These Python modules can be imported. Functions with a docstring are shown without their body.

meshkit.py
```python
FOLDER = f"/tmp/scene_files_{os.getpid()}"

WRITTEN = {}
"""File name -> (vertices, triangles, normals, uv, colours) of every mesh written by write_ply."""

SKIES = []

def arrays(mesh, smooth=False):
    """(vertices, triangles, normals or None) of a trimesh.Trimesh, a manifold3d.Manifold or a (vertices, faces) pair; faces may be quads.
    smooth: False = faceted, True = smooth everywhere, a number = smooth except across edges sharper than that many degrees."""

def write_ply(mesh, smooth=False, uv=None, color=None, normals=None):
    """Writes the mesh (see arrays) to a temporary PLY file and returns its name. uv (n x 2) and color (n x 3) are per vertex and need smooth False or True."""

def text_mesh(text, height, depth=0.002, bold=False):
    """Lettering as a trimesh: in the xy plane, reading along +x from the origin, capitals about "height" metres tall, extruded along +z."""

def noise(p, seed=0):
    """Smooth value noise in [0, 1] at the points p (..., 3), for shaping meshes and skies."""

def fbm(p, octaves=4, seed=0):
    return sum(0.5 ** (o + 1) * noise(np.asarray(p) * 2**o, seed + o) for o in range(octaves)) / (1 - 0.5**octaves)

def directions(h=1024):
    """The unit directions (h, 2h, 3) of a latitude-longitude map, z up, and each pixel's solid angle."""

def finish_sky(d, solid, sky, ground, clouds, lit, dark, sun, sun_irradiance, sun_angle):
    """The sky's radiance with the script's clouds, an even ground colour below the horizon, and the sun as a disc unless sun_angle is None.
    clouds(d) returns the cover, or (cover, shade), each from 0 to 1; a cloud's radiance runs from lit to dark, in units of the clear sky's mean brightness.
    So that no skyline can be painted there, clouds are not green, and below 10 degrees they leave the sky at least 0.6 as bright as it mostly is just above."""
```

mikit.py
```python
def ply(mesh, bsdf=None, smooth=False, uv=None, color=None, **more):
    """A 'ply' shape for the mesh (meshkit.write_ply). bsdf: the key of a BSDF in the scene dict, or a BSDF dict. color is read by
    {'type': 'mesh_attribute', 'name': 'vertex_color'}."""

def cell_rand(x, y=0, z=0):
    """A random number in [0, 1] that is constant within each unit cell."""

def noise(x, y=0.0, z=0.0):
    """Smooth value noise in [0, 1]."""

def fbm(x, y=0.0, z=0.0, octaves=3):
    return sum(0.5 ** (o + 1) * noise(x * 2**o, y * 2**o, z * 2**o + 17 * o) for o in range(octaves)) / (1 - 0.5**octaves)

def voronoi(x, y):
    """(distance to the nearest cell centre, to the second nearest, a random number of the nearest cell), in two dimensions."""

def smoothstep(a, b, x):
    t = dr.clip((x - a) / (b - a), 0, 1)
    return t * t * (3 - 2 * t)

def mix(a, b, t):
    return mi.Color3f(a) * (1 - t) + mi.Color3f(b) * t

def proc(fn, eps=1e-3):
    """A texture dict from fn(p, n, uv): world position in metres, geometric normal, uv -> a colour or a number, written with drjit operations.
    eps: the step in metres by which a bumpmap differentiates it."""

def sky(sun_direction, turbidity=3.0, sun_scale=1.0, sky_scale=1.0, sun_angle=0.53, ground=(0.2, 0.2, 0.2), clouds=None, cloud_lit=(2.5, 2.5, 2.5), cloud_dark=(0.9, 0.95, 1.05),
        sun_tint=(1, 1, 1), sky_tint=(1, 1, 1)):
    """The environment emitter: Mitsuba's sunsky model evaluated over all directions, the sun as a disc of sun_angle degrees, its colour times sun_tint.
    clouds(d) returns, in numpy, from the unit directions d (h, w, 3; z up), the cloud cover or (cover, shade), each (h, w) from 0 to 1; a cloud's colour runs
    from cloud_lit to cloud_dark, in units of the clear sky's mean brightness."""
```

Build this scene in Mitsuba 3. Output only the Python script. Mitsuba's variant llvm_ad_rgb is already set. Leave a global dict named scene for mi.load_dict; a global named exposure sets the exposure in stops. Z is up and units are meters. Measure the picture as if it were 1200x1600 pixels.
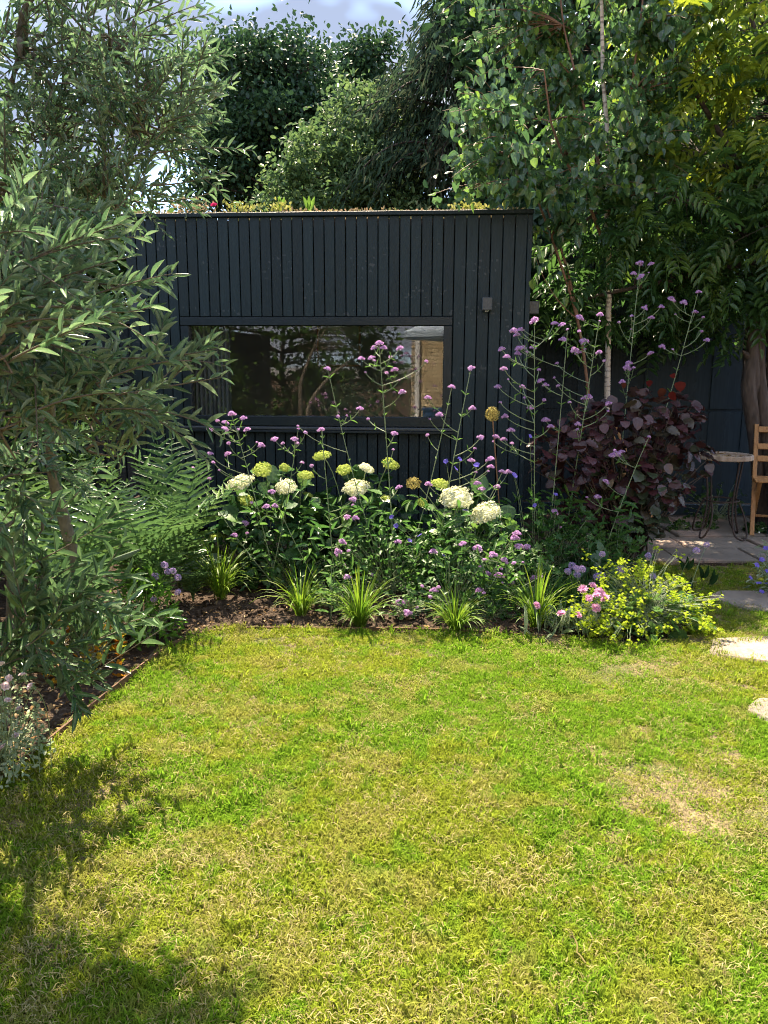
import math
import numpy as np
import trimesh
import drjit as dr
import mitsuba as mi
import mikit
import meshkit
from shapely.geometry import Polygon, Point
import shapely

T = mi.ScalarTransform4f
scene, labels = {}, {}
rng = np.random.default_rng(20240619)

# ------------------------------------------------------------------ camera, daylight, exposure
EYE = np.array([0.0, 0.0, 1.40])
FOCAL, TILT, ROLL = 1202.0, math.radians(10.6), 0.004
FWD = np.array([0.0, math.cos(TILT), -math.sin(TILT)])
_r = np.array([1.0, 0, 0])
_u = np.cross(_r, FWD)
RIGHT = _r * math.cos(ROLL) + _u * math.sin(ROLL)
UP = -_r * math.sin(ROLL) + _u * math.cos(ROLL)
scene['camera'] = {'type': 'perspective', 'fov': 2 * math.degrees(math.atan(600 / FOCAL)), 'fov_axis': 'x', 'near_clip': 0.05, 'far_clip': 2000.0,
                   'to_world': T().look_at(origin=EYE.tolist(), target=(EYE + FWD).tolist(), up=UP.tolist())}


def cloud_cover(d):
    q = d / np.maximum(d[..., 2:3] + 0.25, 0.05)
    n = meshkit.fbm(q * 2.3 + 5.1, 5, 3)
    m = meshkit.fbm(q * 1.3 + 11.7, 5, 170)
    cover = np.clip((n - 0.36) / 0.16, 0, 1)
    return cover * 0.96, np.clip((m - 0.40) / 0.22, 0, 1)


SUN = (-0.23, 1.0, 1.66)
scene['daylight'] = mikit.sky(SUN, turbidity=3, clouds=cloud_cover, cloud_lit=(0.86, 0.86, 0.93), cloud_dark=(0.31, 0.36, 0.49), sun_angle=0.6)
exposure = 4.0


# ------------------------------------------------------------------ layout: from a sight line of the survey to a point of the garden
def ray(px, py):
    return FWD + RIGHT * (px - 600) / FOCAL - UP * (py - 800) / FOCAL


def at(px, py, Y):
    d = ray(px, py)
    return EYE + d * (Y / d[1])


def gr(px, py, z=0.0):
    d = ray(px, py)
    return EYE + d * ((z - EYE[2]) / d[2])


def seen(p):
    """Projected (x, y, metres away) of points: only to rank leaves by size."""
    q = np.asarray(p) - EYE
    w = np.maximum(q @ FWD, 1e-6)
    return 600 + FOCAL * (q @ RIGHT) / w, 800 - FOCAL * (q @ UP) / w, q @ FWD


def unit(v):
    v = np.asarray(v, float)
    return v / np.maximum(np.linalg.norm(v, axis=-1, keepdims=True), 1e-12)


# ------------------------------------------------------------------ materials
def proc(fn, eps=1e-3):
    return mikit.proc(fn, eps)


def rgb(*c):
    return {'type': 'rgb', 'value': list(c)}


def palette(c0, c1, c2, rib=None, ribw=0.08, mott=0.18, mscale=45.0):
    """Colour of a leaf: its own place between three dyes in uv.x, its midrib in uv.y, a little mottling."""
    def fn(p, n, uv):
        u = uv.x
        a = mikit.mix(c0, c1, dr.clip(u * 2, 0, 1))
        a = mikit.mix(a, c2, dr.clip(u * 2 - 1, 0, 1))
        if mott:
            a = a * (1 - mott + 2 * mott * mikit.noise(p.x * mscale, p.y * mscale, p.z * mscale))
        if rib is not None:
            a = mikit.mix(rib, a, mikit.smoothstep(ribw * 0.5, ribw, uv.y))
        return a
    return proc(fn)


def leaf_bsdf(key, c0, c1, c2, trans=0.9, rough=0.45, rib=None, eta=1.45, gloss=0.0, under=None, **k):
    """A leaf: light passes through it; a waxy upper side where gloss is given, a matt underside of its own colour where under is given."""
    col = palette(c0, c1, c2, rib, **k)
    thin = {'type': 'principledthin', 'base_color': col, 'diff_trans': trans, 'roughness': rough, 'eta': eta}
    if not gloss:
        scene[key] = thin
        return key
    thin['diff_trans'] = min(2.0, trans / (1 - gloss))
    wax = {'type': 'principled', 'base_color': col, 'roughness': rough, 'specular': 0.9, 'clearcoat': 0.5, 'clearcoat_gloss': 0.4}
    back = {'type': 'principled', 'base_color': palette(*(under or (c0, c1, c2))), 'roughness': rough + 0.12, 'specular': 0.6}
    scene[key] = {'type': 'blendbsdf', 'weight': gloss, 'a': thin, 'b': {'type': 'twosided', 'front': wax, 'back': back}}
    return key


def hard(key, col, rough=0.6, spec=0.4, metallic=0.0, bump=None, bscale=0.002, beps=1e-3):
    b = {'type': 'principled', 'base_color': col, 'roughness': rough, 'specular': spec, 'metallic': metallic}
    if bump is not None:
        b = {'type': 'bumpmap', 'arbitrary': proc(bump, beps), 'scale': bscale, 'bsdf': b}
    scene[key] = {'type': 'twosided', 'bsdf': b}
    return key


leaf_bsdf('olive_leaf_material', (0.046, 0.105, 0.042), (0.080, 0.165, 0.066), (0.16, 0.27, 0.12), trans=0.75, rough=0.30, rib=(0.20, 0.26, 0.14), ribw=0.14, gloss=0.42, under=((0.14, 0.19, 0.135), (0.21, 0.265, 0.20), (0.34, 0.39, 0.32)))
leaf_bsdf('sucker_leaf_material', (0.038, 0.085, 0.034), (0.065, 0.135, 0.048), (0.12, 0.21, 0.08), trans=0.6, rough=0.32, rib=(0.16, 0.24, 0.1), ribw=0.12, gloss=0.45, under=((0.10, 0.15, 0.09), (0.15, 0.20, 0.13), (0.22, 0.28, 0.18)))
leaf_bsdf('birch_leaf_material', (0.048, 0.110, 0.042), (0.080, 0.165, 0.052), (0.18, 0.31, 0.04), trans=1.0, rough=0.26, rib=(0.12, 0.19, 0.07), gloss=0.5)
leaf_bsdf('wisteria_leaf_material', (0.034, 0.090, 0.026), (0.075, 0.155, 0.030), (0.27, 0.33, 0.022), trans=1.0, rough=0.36, gloss=0.3)
leaf_bsdf('oak_leaf_material', (0.020, 0.052, 0.024), (0.032, 0.078, 0.032), (0.055, 0.115, 0.036), trans=0.5, rough=0.42, gloss=0.35)
leaf_bsdf('ash_leaf_material', (0.060, 0.120, 0.045), (0.095, 0.165, 0.055), (0.145, 0.215, 0.07), trans=0.8, rough=0.42, gloss=0.3)
leaf_bsdf('conifer_leaf_material', (0.040, 0.072, 0.044), (0.062, 0.105, 0.060), (0.11, 0.105, 0.065), trans=0.6, rough=0.6)
leaf_bsdf('hedge_leaf_material', (0.025, 0.060, 0.020), (0.05, 0.105, 0.03), (0.10, 0.17, 0.035), trans=0.7, rough=0.35)
leaf_bsdf('hazel_leaf_material', (0.024, 0.014, 0.016), (0.072, 0.024, 0.028), (0.034, 0.064, 0.028), trans=0.35, rough=0.34, rib=(0.06, 0.035, 0.035), ribw=0.05, gloss=0.5)
leaf_bsdf('hazel_young_material', (0.085, 0.014, 0.012), (0.14, 0.022, 0.016), (0.09, 0.035, 0.02), trans=0.9, rough=0.45)
leaf_bsdf('hydrangea_leaf_material', (0.026, 0.078, 0.026), (0.050, 0.125, 0.038), (0.095, 0.185, 0.045), trans=0.75, rough=0.38, rib=(0.10, 0.17, 0.05), ribw=0.05, gloss=0.35)
leaf_bsdf('geranium_leaf_material', (0.038, 0.108, 0.026), (0.070, 0.165, 0.034), (0.13, 0.235, 0.045), trans=0.95, rough=0.45, gloss=0.25)
leaf_bsdf('fern_leaf_material', (0.050, 0.110, 0.036), (0.075, 0.150, 0.046), (0.13, 0.21, 0.045), trans=0.7, rough=0.30, gloss=0.45)
leaf_bsdf('tuft_leaf_material', (0.065, 0.145, 0.012), (0.12, 0.225, 0.016), (0.20, 0.29, 0.025), trans=0.9, rough=0.36, gloss=0.3)
leaf_bsdf('mantle_leaf_material', (0.055, 0.125, 0.035), (0.085, 0.17, 0.05), (0.13, 0.22, 0.06), trans=0.8, rough=0.5)
leaf_bsdf('mantle_flower_material', (0.24, 0.36, 0.018), (0.34, 0.45, 0.025), (0.46, 0.53, 0.06), trans=0.9, rough=0.6)
leaf_bsdf('sage_leaf_material', (0.17, 0.25, 0.13), (0.28, 0.36, 0.21), (0.44, 0.50, 0.36), trans=0.7, rough=0.5)
leaf_bsdf('heuchera_leaf_material', (0.30, 0.10, 0.012), (0.45, 0.20, 0.02), (0.28, 0.36, 0.03), trans=1.1, rough=0.5)
leaf_bsdf('herb_leaf_material', (0.07, 0.17, 0.02), (0.11, 0.24, 0.03), (0.17, 0.30, 0.05), trans=0.9, rough=0.45)
leaf_bsdf('sedum_leaf_material', (0.15, 0.20, 0.06), (0.36, 0.24, 0.16), (0.40, 0.36, 0.16), trans=0.5, rough=0.5)
leaf_bsdf('sedum_bloom_material', (0.20, 0.24, 0.05), (0.32, 0.33, 0.08), (0.42, 0.41, 0.15), trans=0.6, rough=0.6)
leaf_bsdf('verbena_petal_material', (0.40, 0.20, 0.44), (0.52, 0.31, 0.56), (0.66, 0.47, 0.68), trans=0.8, rough=0.6)
leaf_bsdf('blue_petal_material', (0.14, 0.11, 0.52), (0.20, 0.16, 0.62), (0.30, 0.24, 0.70), trans=0.8, rough=0.6)
leaf_bsdf('lilac_petal_material', (0.36, 0.25, 0.52), (0.46, 0.34, 0.60), (0.56, 0.45, 0.66), trans=0.8, rough=0.6)
leaf_bsdf('pink_petal_material', (0.62, 0.28, 0.48), (0.72, 0.38, 0.58), (0.78, 0.52, 0.66), trans=0.8, rough=0.6)
leaf_bsdf('blush_petal_material', (0.74, 0.56, 0.60), (0.79, 0.67, 0.69), (0.83, 0.77, 0.77), trans=0.8, rough=0.6)
leaf_bsdf('magenta_petal_material', (0.60, 0.04, 0.16), (0.68, 0.06, 0.22), (0.74, 0.12, 0.30), trans=0.8, rough=0.6)
leaf_bsdf('cream_petal_material', (0.58, 0.60, 0.34), (0.70, 0.71, 0.50), (0.78, 0.78, 0.66), trans=0.6, rough=0.7)
leaf_bsdf('lime_petal_material', (0.30, 0.40, 0.07), (0.40, 0.48, 0.11), (0.52, 0.58, 0.20), trans=0.7, rough=0.7)
leaf_bsdf('dry_petal_material', (0.24, 0.19, 0.06), (0.34, 0.28, 0.09), (0.40, 0.36, 0.12), trans=0.5, rough=0.8)
leaf_bsdf('white_petal_material', (0.66, 0.66, 0.60), (0.74, 0.74, 0.70), (0.8, 0.8, 0.78), trans=0.6, rough=0.7)
leaf_bsdf('dead_leaf_material', (0.16, 0.09, 0.04), (0.28, 0.19, 0.09), (0.42, 0.33, 0.20), trans=0.4, rough=0.8, mscale=120)


def stem_col(p, n, uv):
    return mikit.mix([0.13, 0.18, 0.09], [0.24, 0.30, 0.17], mikit.noise(p.x * 30, p.y * 30, p.z * 12))


hard('stem_material', proc(stem_col), 0.55)
hard('red_stem_material', proc(lambda p, n, uv: mikit.mix([0.12, 0.06, 0.035], [0.24, 0.13, 0.07], mikit.noise(p.x * 60, p.y * 60, p.z * 14))), 0.6)


def bark_col(p, n, uv):
    f = mikit.fbm(p.x * 45, p.y * 45, p.z * 9)
    return mikit.mix([0.030, 0.024, 0.021], [0.12, 0.095, 0.080], f)


hard('bark_material', proc(bark_col), 0.85, 0.2, bump=lambda p, n, uv: mikit.fbm(p.x * 70, p.y * 70, p.z * 14), bscale=0.012)
hard('olive_bark_material', proc(lambda p, n, uv: mikit.mix([0.065, 0.055, 0.042], [0.17, 0.148, 0.118], mikit.fbm(p.x * 40, p.y * 40, p.z * 20))), 0.85, 0.2,
     bump=lambda p, n, uv: mikit.fbm(p.x * 60, p.y * 60, p.z * 25), bscale=0.008)


def birch_col(p, n, uv):
    bands = mikit.smoothstep(0.60, 0.72, mikit.noise(p.x * 14, p.y * 14, p.z * 55))
    a = mikit.mix([0.42, 0.34, 0.25], [0.62, 0.56, 0.46], mikit.fbm(p.x * 25, p.y * 25, p.z * 9))
    return mikit.mix(a, [0.16, 0.11, 0.08], bands * 0.7)


hard('birch_bark_material', proc(birch_col), 0.6, 0.3)


def black_wood(p, n, uv):
    """Black wood stain: grain along the board, a slightly different dye on each board (uv.x), scuffs and dusty knots."""
    g = mikit.fbm(p.x * 210, p.y * 210, p.z * 5.0)
    s = mikit.smoothstep(0.80, 0.86, mikit.noise(p.x * 60 + p.z * 9, 3.1, p.z * 40)) * mikit.smoothstep(0.62, 0.75, mikit.noise(p.x * 5, 9.0, p.z * 5))
    a = mikit.mix([0.0070, 0.0155, 0.0185], [0.0138, 0.0270, 0.0320], g)
    a = a * (0.82 + 0.38 * uv.x)
    return mikit.mix(a, [0.11, 0.115, 0.12], s * 0.3)


hard('black_wood_material', proc(black_wood), 0.55, 0.28, bump=lambda p, n, uv: mikit.fbm(p.x * 260, p.y * 260, p.z * 7), bscale=0.0016)
hard('black_metal_material', proc(lambda p, n, uv: mikit.mix([0.007, 0.013, 0.016], [0.012, 0.019, 0.023], mikit.noise(p.x * 25, p.y * 25, p.z * 25))), 0.40, 0.3)
hard('grey_metal_material', proc(lambda p, n, uv: mikit.mix([0.028, 0.036, 0.042], [0.042, 0.050, 0.057], mikit.noise(p.x * 60, p.y * 60, p.z * 60))), 0.4, 0.5)
hard('dark_void_material', rgb(0.012, 0.013, 0.014), 0.9, 0.1)


def fence_col(p, n, uv):
    g = mikit.fbm(p.x * 160, p.y * 160, p.z * 4.0)
    return mikit.mix([0.007, 0.015, 0.021], [0.016, 0.029, 0.037], g) * (0.75 + 0.5 * uv.x)


hard('fence_material', proc(fence_col), 0.7, 0.3, bump=lambda p, n, uv: mikit.fbm(p.x * 200, p.y * 200, p.z * 6), bscale=0.002)


def soil_col(p, n, uv):
    a = mikit.mix([0.026, 0.018, 0.012], [0.085, 0.062, 0.044], mikit.fbm(p.x * 30, p.y * 30, p.z * 30, 4))
    return mikit.mix(a, [0.15, 0.115, 0.085], mikit.smoothstep(0.66, 0.78, mikit.noise(p.x * 90, p.y * 90, p.z * 90)) * 0.5)


hard('soil_material', proc(soil_col), 0.95, 0.1, bump=lambda p, n, uv: mikit.fbm(p.x * 55, p.y * 55, 0, 4), bscale=0.03)


def thatch_col(p, n, uv):
    a = mikit.mix([0.075, 0.058, 0.034], [0.23, 0.19, 0.10], mikit.fbm(p.x * 60, p.y * 60, 1.0, 4))
    return mikit.mix(a, [0.055, 0.085, 0.02], mikit.smoothstep(0.5, 0.65, mikit.fbm(p.x * 5, p.y * 5, 4.0)) * 0.55)


hard('thatch_material', proc(thatch_col), 0.95, 0.1, bump=lambda p, n, uv: mikit.fbm(p.x * 90, p.y * 90, 0, 3), bscale=0.02)


def stone_col(p, n, uv):
    f = mikit.fbm(p.x * 7, p.y * 7, p.z * 7, 4)
    a = mikit.mix([0.105, 0.089, 0.070], [0.190, 0.164, 0.134], f)
    a = mikit.mix(a, [0.36, 0.25, 0.19], mikit.smoothstep(0.55, 0.75, mikit.noise(p.x * 3 + 7, p.y * 3, 2.0)) * 0.5)
    a = mikit.mix(a, [0.13, 0.115, 0.095], mikit.smoothstep(0.60, 0.74, mikit.fbm(p.x * 26, p.y * 26, 5.0)) * 0.7)
    return a * (0.82 + 0.36 * uv.x)


hard('stone_material', proc(stone_col), 0.85, 0.25, bump=lambda p, n, uv: mikit.fbm(p.x * 24, p.y * 24, p.z * 24, 4), bscale=0.012)


def edging_col(p, n, uv):
    return mikit.mix([0.045, 0.024, 0.014], [0.15, 0.085, 0.045], mikit.fbm(p.x * 40, p.y * 40, p.z * 90))


hard('edging_material', proc(edging_col), 0.8, 0.3)


def teak_col(p, n, uv):
    g = mikit.fbm(p.x * 120, p.y * 120, p.z * 10)
    return mikit.mix([0.24, 0.115, 0.040], [0.46, 0.25, 0.10], g)


hard('teak_material', proc(teak_col), 0.55, 0.35)
hard('rust_metal_material', proc(lambda p, n, uv: mikit.mix([0.016, 0.013, 0.012], [0.060, 0.036, 0.026], mikit.fbm(p.x * 50, p.y * 50, p.z * 50))), 0.7, 0.4)
hard('table_top_material', proc(lambda p, n, uv: mikit.mix([0.16, 0.11, 0.075], [0.46, 0.38, 0.30], mikit.fbm(p.x * 38, p.y * 38, 2.0, 4))), 0.75, 0.3)


def brick_col(p, n, uv):
    a = mikit.mix([0.42, 0.33, 0.19], [0.56, 0.46, 0.29], uv.x)
    return a * (0.75 + 0.5 * mikit.fbm(p.x * 30, p.y * 30, p.z * 30))


hard('brick_material', proc(brick_col), 0.9, 0.2)
hard('mortar_material', proc(lambda p, n, uv: mikit.mix([0.30, 0.27, 0.22], [0.42, 0.39, 0.33], mikit.noise(p.x * 40, p.y * 40, p.z * 40))), 0.95, 0.1)
hard('white_paint_material', proc(lambda p, n, uv: mikit.mix([0.66, 0.66, 0.64], [0.78, 0.78, 0.76], mikit.noise(p.x * 8, p.y * 8, p.z * 8))), 0.5)
scene['canvas_material'] = {'type': 'principledthin', 'base_color': proc(lambda p, n, uv: mikit.mix([0.42, 0.52, 0.62], [0.50, 0.60, 0.70], mikit.noise(p.x * 90, p.y * 90, p.z * 90))), 'diff_trans': 0.5, 'roughness': 0.8}
hard('blue_paint_material', proc(lambda p, n, uv: mikit.mix([0.16, 0.33, 0.60], [0.24, 0.42, 0.68], mikit.noise(p.x * 9, p.y * 9, p.z * 9))), 0.5)
hard('roof_tile_material', proc(lambda p, n, uv: mikit.mix([0.16, 0.09, 0.06], [0.25, 0.14, 0.09], mikit.fbm(p.x * 9, p.y * 9, p.z * 9))), 0.8)
hard('plaster_material', proc(lambda p, n, uv: mikit.mix([0.14, 0.17, 0.15], [0.18, 0.21, 0.19], mikit.noise(p.x * 4, p.y * 4, p.z * 4))), 0.8)
hard('floor_wood_material', proc(lambda p, n, uv: mikit.mix([0.07, 0.05, 0.03], [0.12, 0.085, 0.055], mikit.fbm(p.x * 8, p.y * 90, 1.0))), 0.5)
hard('curtain_material', proc(lambda p, n, uv: mikit.mix([0.055, 0.065, 0.065], [0.09, 0.10, 0.10], mikit.noise(p.x * 140, p.y * 140, p.z * 20))), 0.9)
hard('picture_material', proc(lambda p, n, uv: mikit.mix([0.10, 0.16, 0.11], [0.30, 0.36, 0.24], mikit.fbm(p.x * 6, 1.0, p.z * 6))), 0.7)
scene['window_glass_material'] = {'type': 'thindielectric', 'int_ior': 1.55}


def blade_col(p, n, uv):
    """Lawn blades: each blade's own green or straw (uv.x); lusher, yellower and drier patches of turf."""
    lush = mikit.smoothstep(0.40, 0.60, mikit.fbm(p.x * 1.7 + 3.0, p.y * 1.7 + 8.0, 2.0, 5) * 0.72 + mikit.noise(p.x * 21.0, p.y * 21.0, 1.0) * 0.28)
    fine = mikit.fbm(p.x * 9.0, p.y * 9.0, 7.0, 3)
    g = mikit.mix([0.262, 0.320, 0.034], [0.172, 0.305, 0.024], lush)
    g = g * (0.62 + 0.75 * uv.x)
    g = mikit.mix(g, [0.34, 0.32, 0.09], mikit.smoothstep(0.56, 0.70, fine) * 0.5)
    dry = mikit.smoothstep(0.80, 0.86, uv.x)
    return mikit.mix(g, [0.35, 0.31, 0.13], dry)


scene['blade_material'] = {'type': 'principledthin', 'base_color': proc(blade_col), 'diff_trans': 1.0, 'roughness': 0.5}
scene['straw_material'] = {'type': 'principledthin', 'base_color': palette((0.17, 0.145, 0.055), (0.27, 0.235, 0.10), (0.36, 0.32, 0.16)), 'diff_trans': 0.5, 'roughness': 0.7}


# ------------------------------------------------------------------ meshes
def box(size, centre=(0, 0, 0), bevel=0.0):
    sx, sy, sz = (s / 2 for s in size)
    if not bevel:
        m = trimesh.creation.box(size)
    else:
        b = min(bevel, sx * 0.9, sy * 0.9, sz * 0.9)
        pts = [(x * (sx - b * (k != 0)), y * (sy - b * (k != 1)), z * (sz - b * (k != 2))) for x in (-1, 1) for y in (-1, 1) for z in (-1, 1) for k in range(3)]
        m = trimesh.convex.convex_hull(np.array(pts))
    m.apply_translation(centre)
    return m


def tube(points, radii, sides=6, cap=True):
    p = np.asarray(points, float)
    r = np.broadcast_to(np.asarray(radii, float), (len(p),))
    t = unit(np.gradient(p, axis=0))
    a = np.cross(t, [0, 0, 1.0])
    weak = np.linalg.norm(a, axis=1) < 0.25
    a[weak] = np.cross(t[weak], [1.0, 0, 0])
    if weak.any() and not weak.all():
        ref = np.array([0.31, 0.93, 0.2])
        a = np.cross(t, ref)
    a = unit(a)
    b = np.cross(t, a)
    ang = np.arange(sides) * 2 * np.pi / sides
    v = (p[:, None] + r[:, None, None] * (np.cos(ang)[None, :, None] * a[:, None] + np.sin(ang)[None, :, None] * b[:, None])).reshape(-1, 3)
    i, j = np.meshgrid(np.arange(len(p) - 1), np.arange(sides), indexing='ij')
    q = np.stack([i * sides + j, i * sides + (j + 1) % sides, (i + 1) * sides + (j + 1) % sides, (i + 1) * sides + j], -1).reshape(-1, 4)
    f = np.vstack([q[:, [0, 1, 2]], q[:, [0, 2, 3]]])
    if cap:
        n = len(v)
        v = np.vstack([v, p[0], p[-1]])
        k = np.arange(sides)
        f = np.vstack([f, np.stack([(k + 1) % sides, k, k * 0 + n], 1), np.stack([k + (len(p) - 1) * sides, (k + 1) % sides + (len(p) - 1) * sides, k * 0 + n + 1], 1)])
    return v, f


def join(parts):
    vs, fs, n = [], [], 0
    for v, f in parts:
        vs.append(v)
        fs.append(np.asarray(f) + n)
        n += len(v)
    return np.vstack(vs), np.vstack(fs)


def bez(a, b, c, n=8):
    t = np.linspace(0, 1, n)[:, None]
    return (1 - t) ** 2 * np.asarray(a) + 2 * t * (1 - t) * np.asarray(b) + t ** 2 * np.asarray(c)


def wavy(a, b, n=8, amp=0.05, r=None):
    r = r or rng
    t = np.linspace(0, 1, n)[:, None]
    p = (1 - t) * np.asarray(a) + t * np.asarray(b)
    k = r.normal(0, amp, (3, 3))
    return p + sum(k[i] * np.sin((i + 1) * np.pi * t) / (i + 1) for i in range(3))


def uvs(m, u=None):
    v = m[0] if isinstance(m, tuple) else m.vertices
    return np.tile([rng.random() if u is None else u, 0.5], (len(v), 1))


def put(key, mesh, bsdf, smooth=False, uv=None, kind=None, label=None, **more):
    """One entry of the scene; every mesh carries a uv so that like ones can be joined by the renderer."""
    if smooth not in (False, True):
        mesh = trimesh.graph.smooth_shade(mesh if not isinstance(mesh, tuple) else trimesh.Trimesh(*mesh, process=False), angle=math.radians(smooth), facet_minarea=None)
        smooth = True
    if key in scene:
        k = 1
        while f'{key}_{k:03d}' in scene:
            k += 1
        key = f'{key}_{k:03d}'
    scene[key] = mikit.ply(mesh, bsdf, smooth=smooth, uv=uvs(mesh) if uv is None else uv, **more)
    if kind:
        labels.setdefault(key, {})['kind'] = kind
    if label:
        labels.setdefault(key, {})['label'] = label
    return key


_count = {}


def thing(name, label, category, group=None):
    n = _count.get(name, 0)
    _count[name] = n + 1
    key = name if n == 0 else f'{name}_{n:03d}'
    labels[key] = {'label': label, 'category': category}
    if group:
        labels[key]['group'] = group
    return key


def numbered(parent, part, i):
    return f'{parent}__{part}' if i == 0 else f'{parent}__{part}_{i:03d}'


# ------------------------------------------------------------------ leaves: templates lie along +x from 0 to 1, half width 1 in y, face up in z
def lens(n, width, fold=0.25, curl=0.0, jag=0.0, pleat=0.0, droop=0.0):
    x = np.linspace(0, 1, n + 1)
    w = np.array([width(t) for t in x])
    V, UV, rows = [], [], []
    for i, t in enumerate(x):
        z = -curl * t * t + 0.0
        if w[i] < 1e-6:
            rows.append((len(V),))
            V.append((t, 0, z)); UV.append((0, 0))
            continue
        ww = w[i] * (1 - jag * (i % 2))
        pz = pleat * (i % 2)
        rows.append((len(V), len(V) + 1, len(V) + 2))
        V += [(t + 0.06 * jag, -ww, z + fold * ww - pz - droop * ww * ww), (t, 0, z), (t + 0.06 * jag, ww, z + fold * ww - pz - droop * ww * ww)]
        UV += [(0, 1), (0, 0), (0, 1)]
    F = []
    for a, b in zip(rows, rows[1:]):
        if len(a) == 1 and len(b) == 3:
            F += [(a[0], b[0], b[1]), (a[0], b[1], b[2])]
        elif len(a) == 3 and len(b) == 1:
            F += [(a[0], b[0], a[1]), (a[1], b[0], a[2])]
        elif len(a) == 3:
            F += [(a[0], b[0], b[1]), (a[0], b[1], a[1]), (a[1], b[1], b[2]), (a[1], b[2], a[2])]
    return np.array(V, float), np.array(F), np.array(UV, float)


def fan(radii, angles, cup=0.2, centre_x=0.5):
    """A lobed or round leaf: a fan about the point where the stalk meets it."""
    V = [(centre_x, 0, -cup * 0.5)]
    UV = [(0, 0)]
    for r, a in zip(radii, angles):
        V.append((centre_x + r * math.cos(a), r * math.sin(a) * 2, cup * (r ** 2) - cup * 0.5 + 0.06 * math.sin(a * 5)))
        UV.append((0, 0.3 + 0.7 * r))
    k = len(radii)
    F = [(0, 1 + i, 1 + (i + 1) % k) for i in range(k)]
    return np.array(V, float), np.array(F), np.array(UV, float)


def sharp(t):
    return math.sin(math.pi * min(1, t ** 0.85)) ** 0.8


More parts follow.
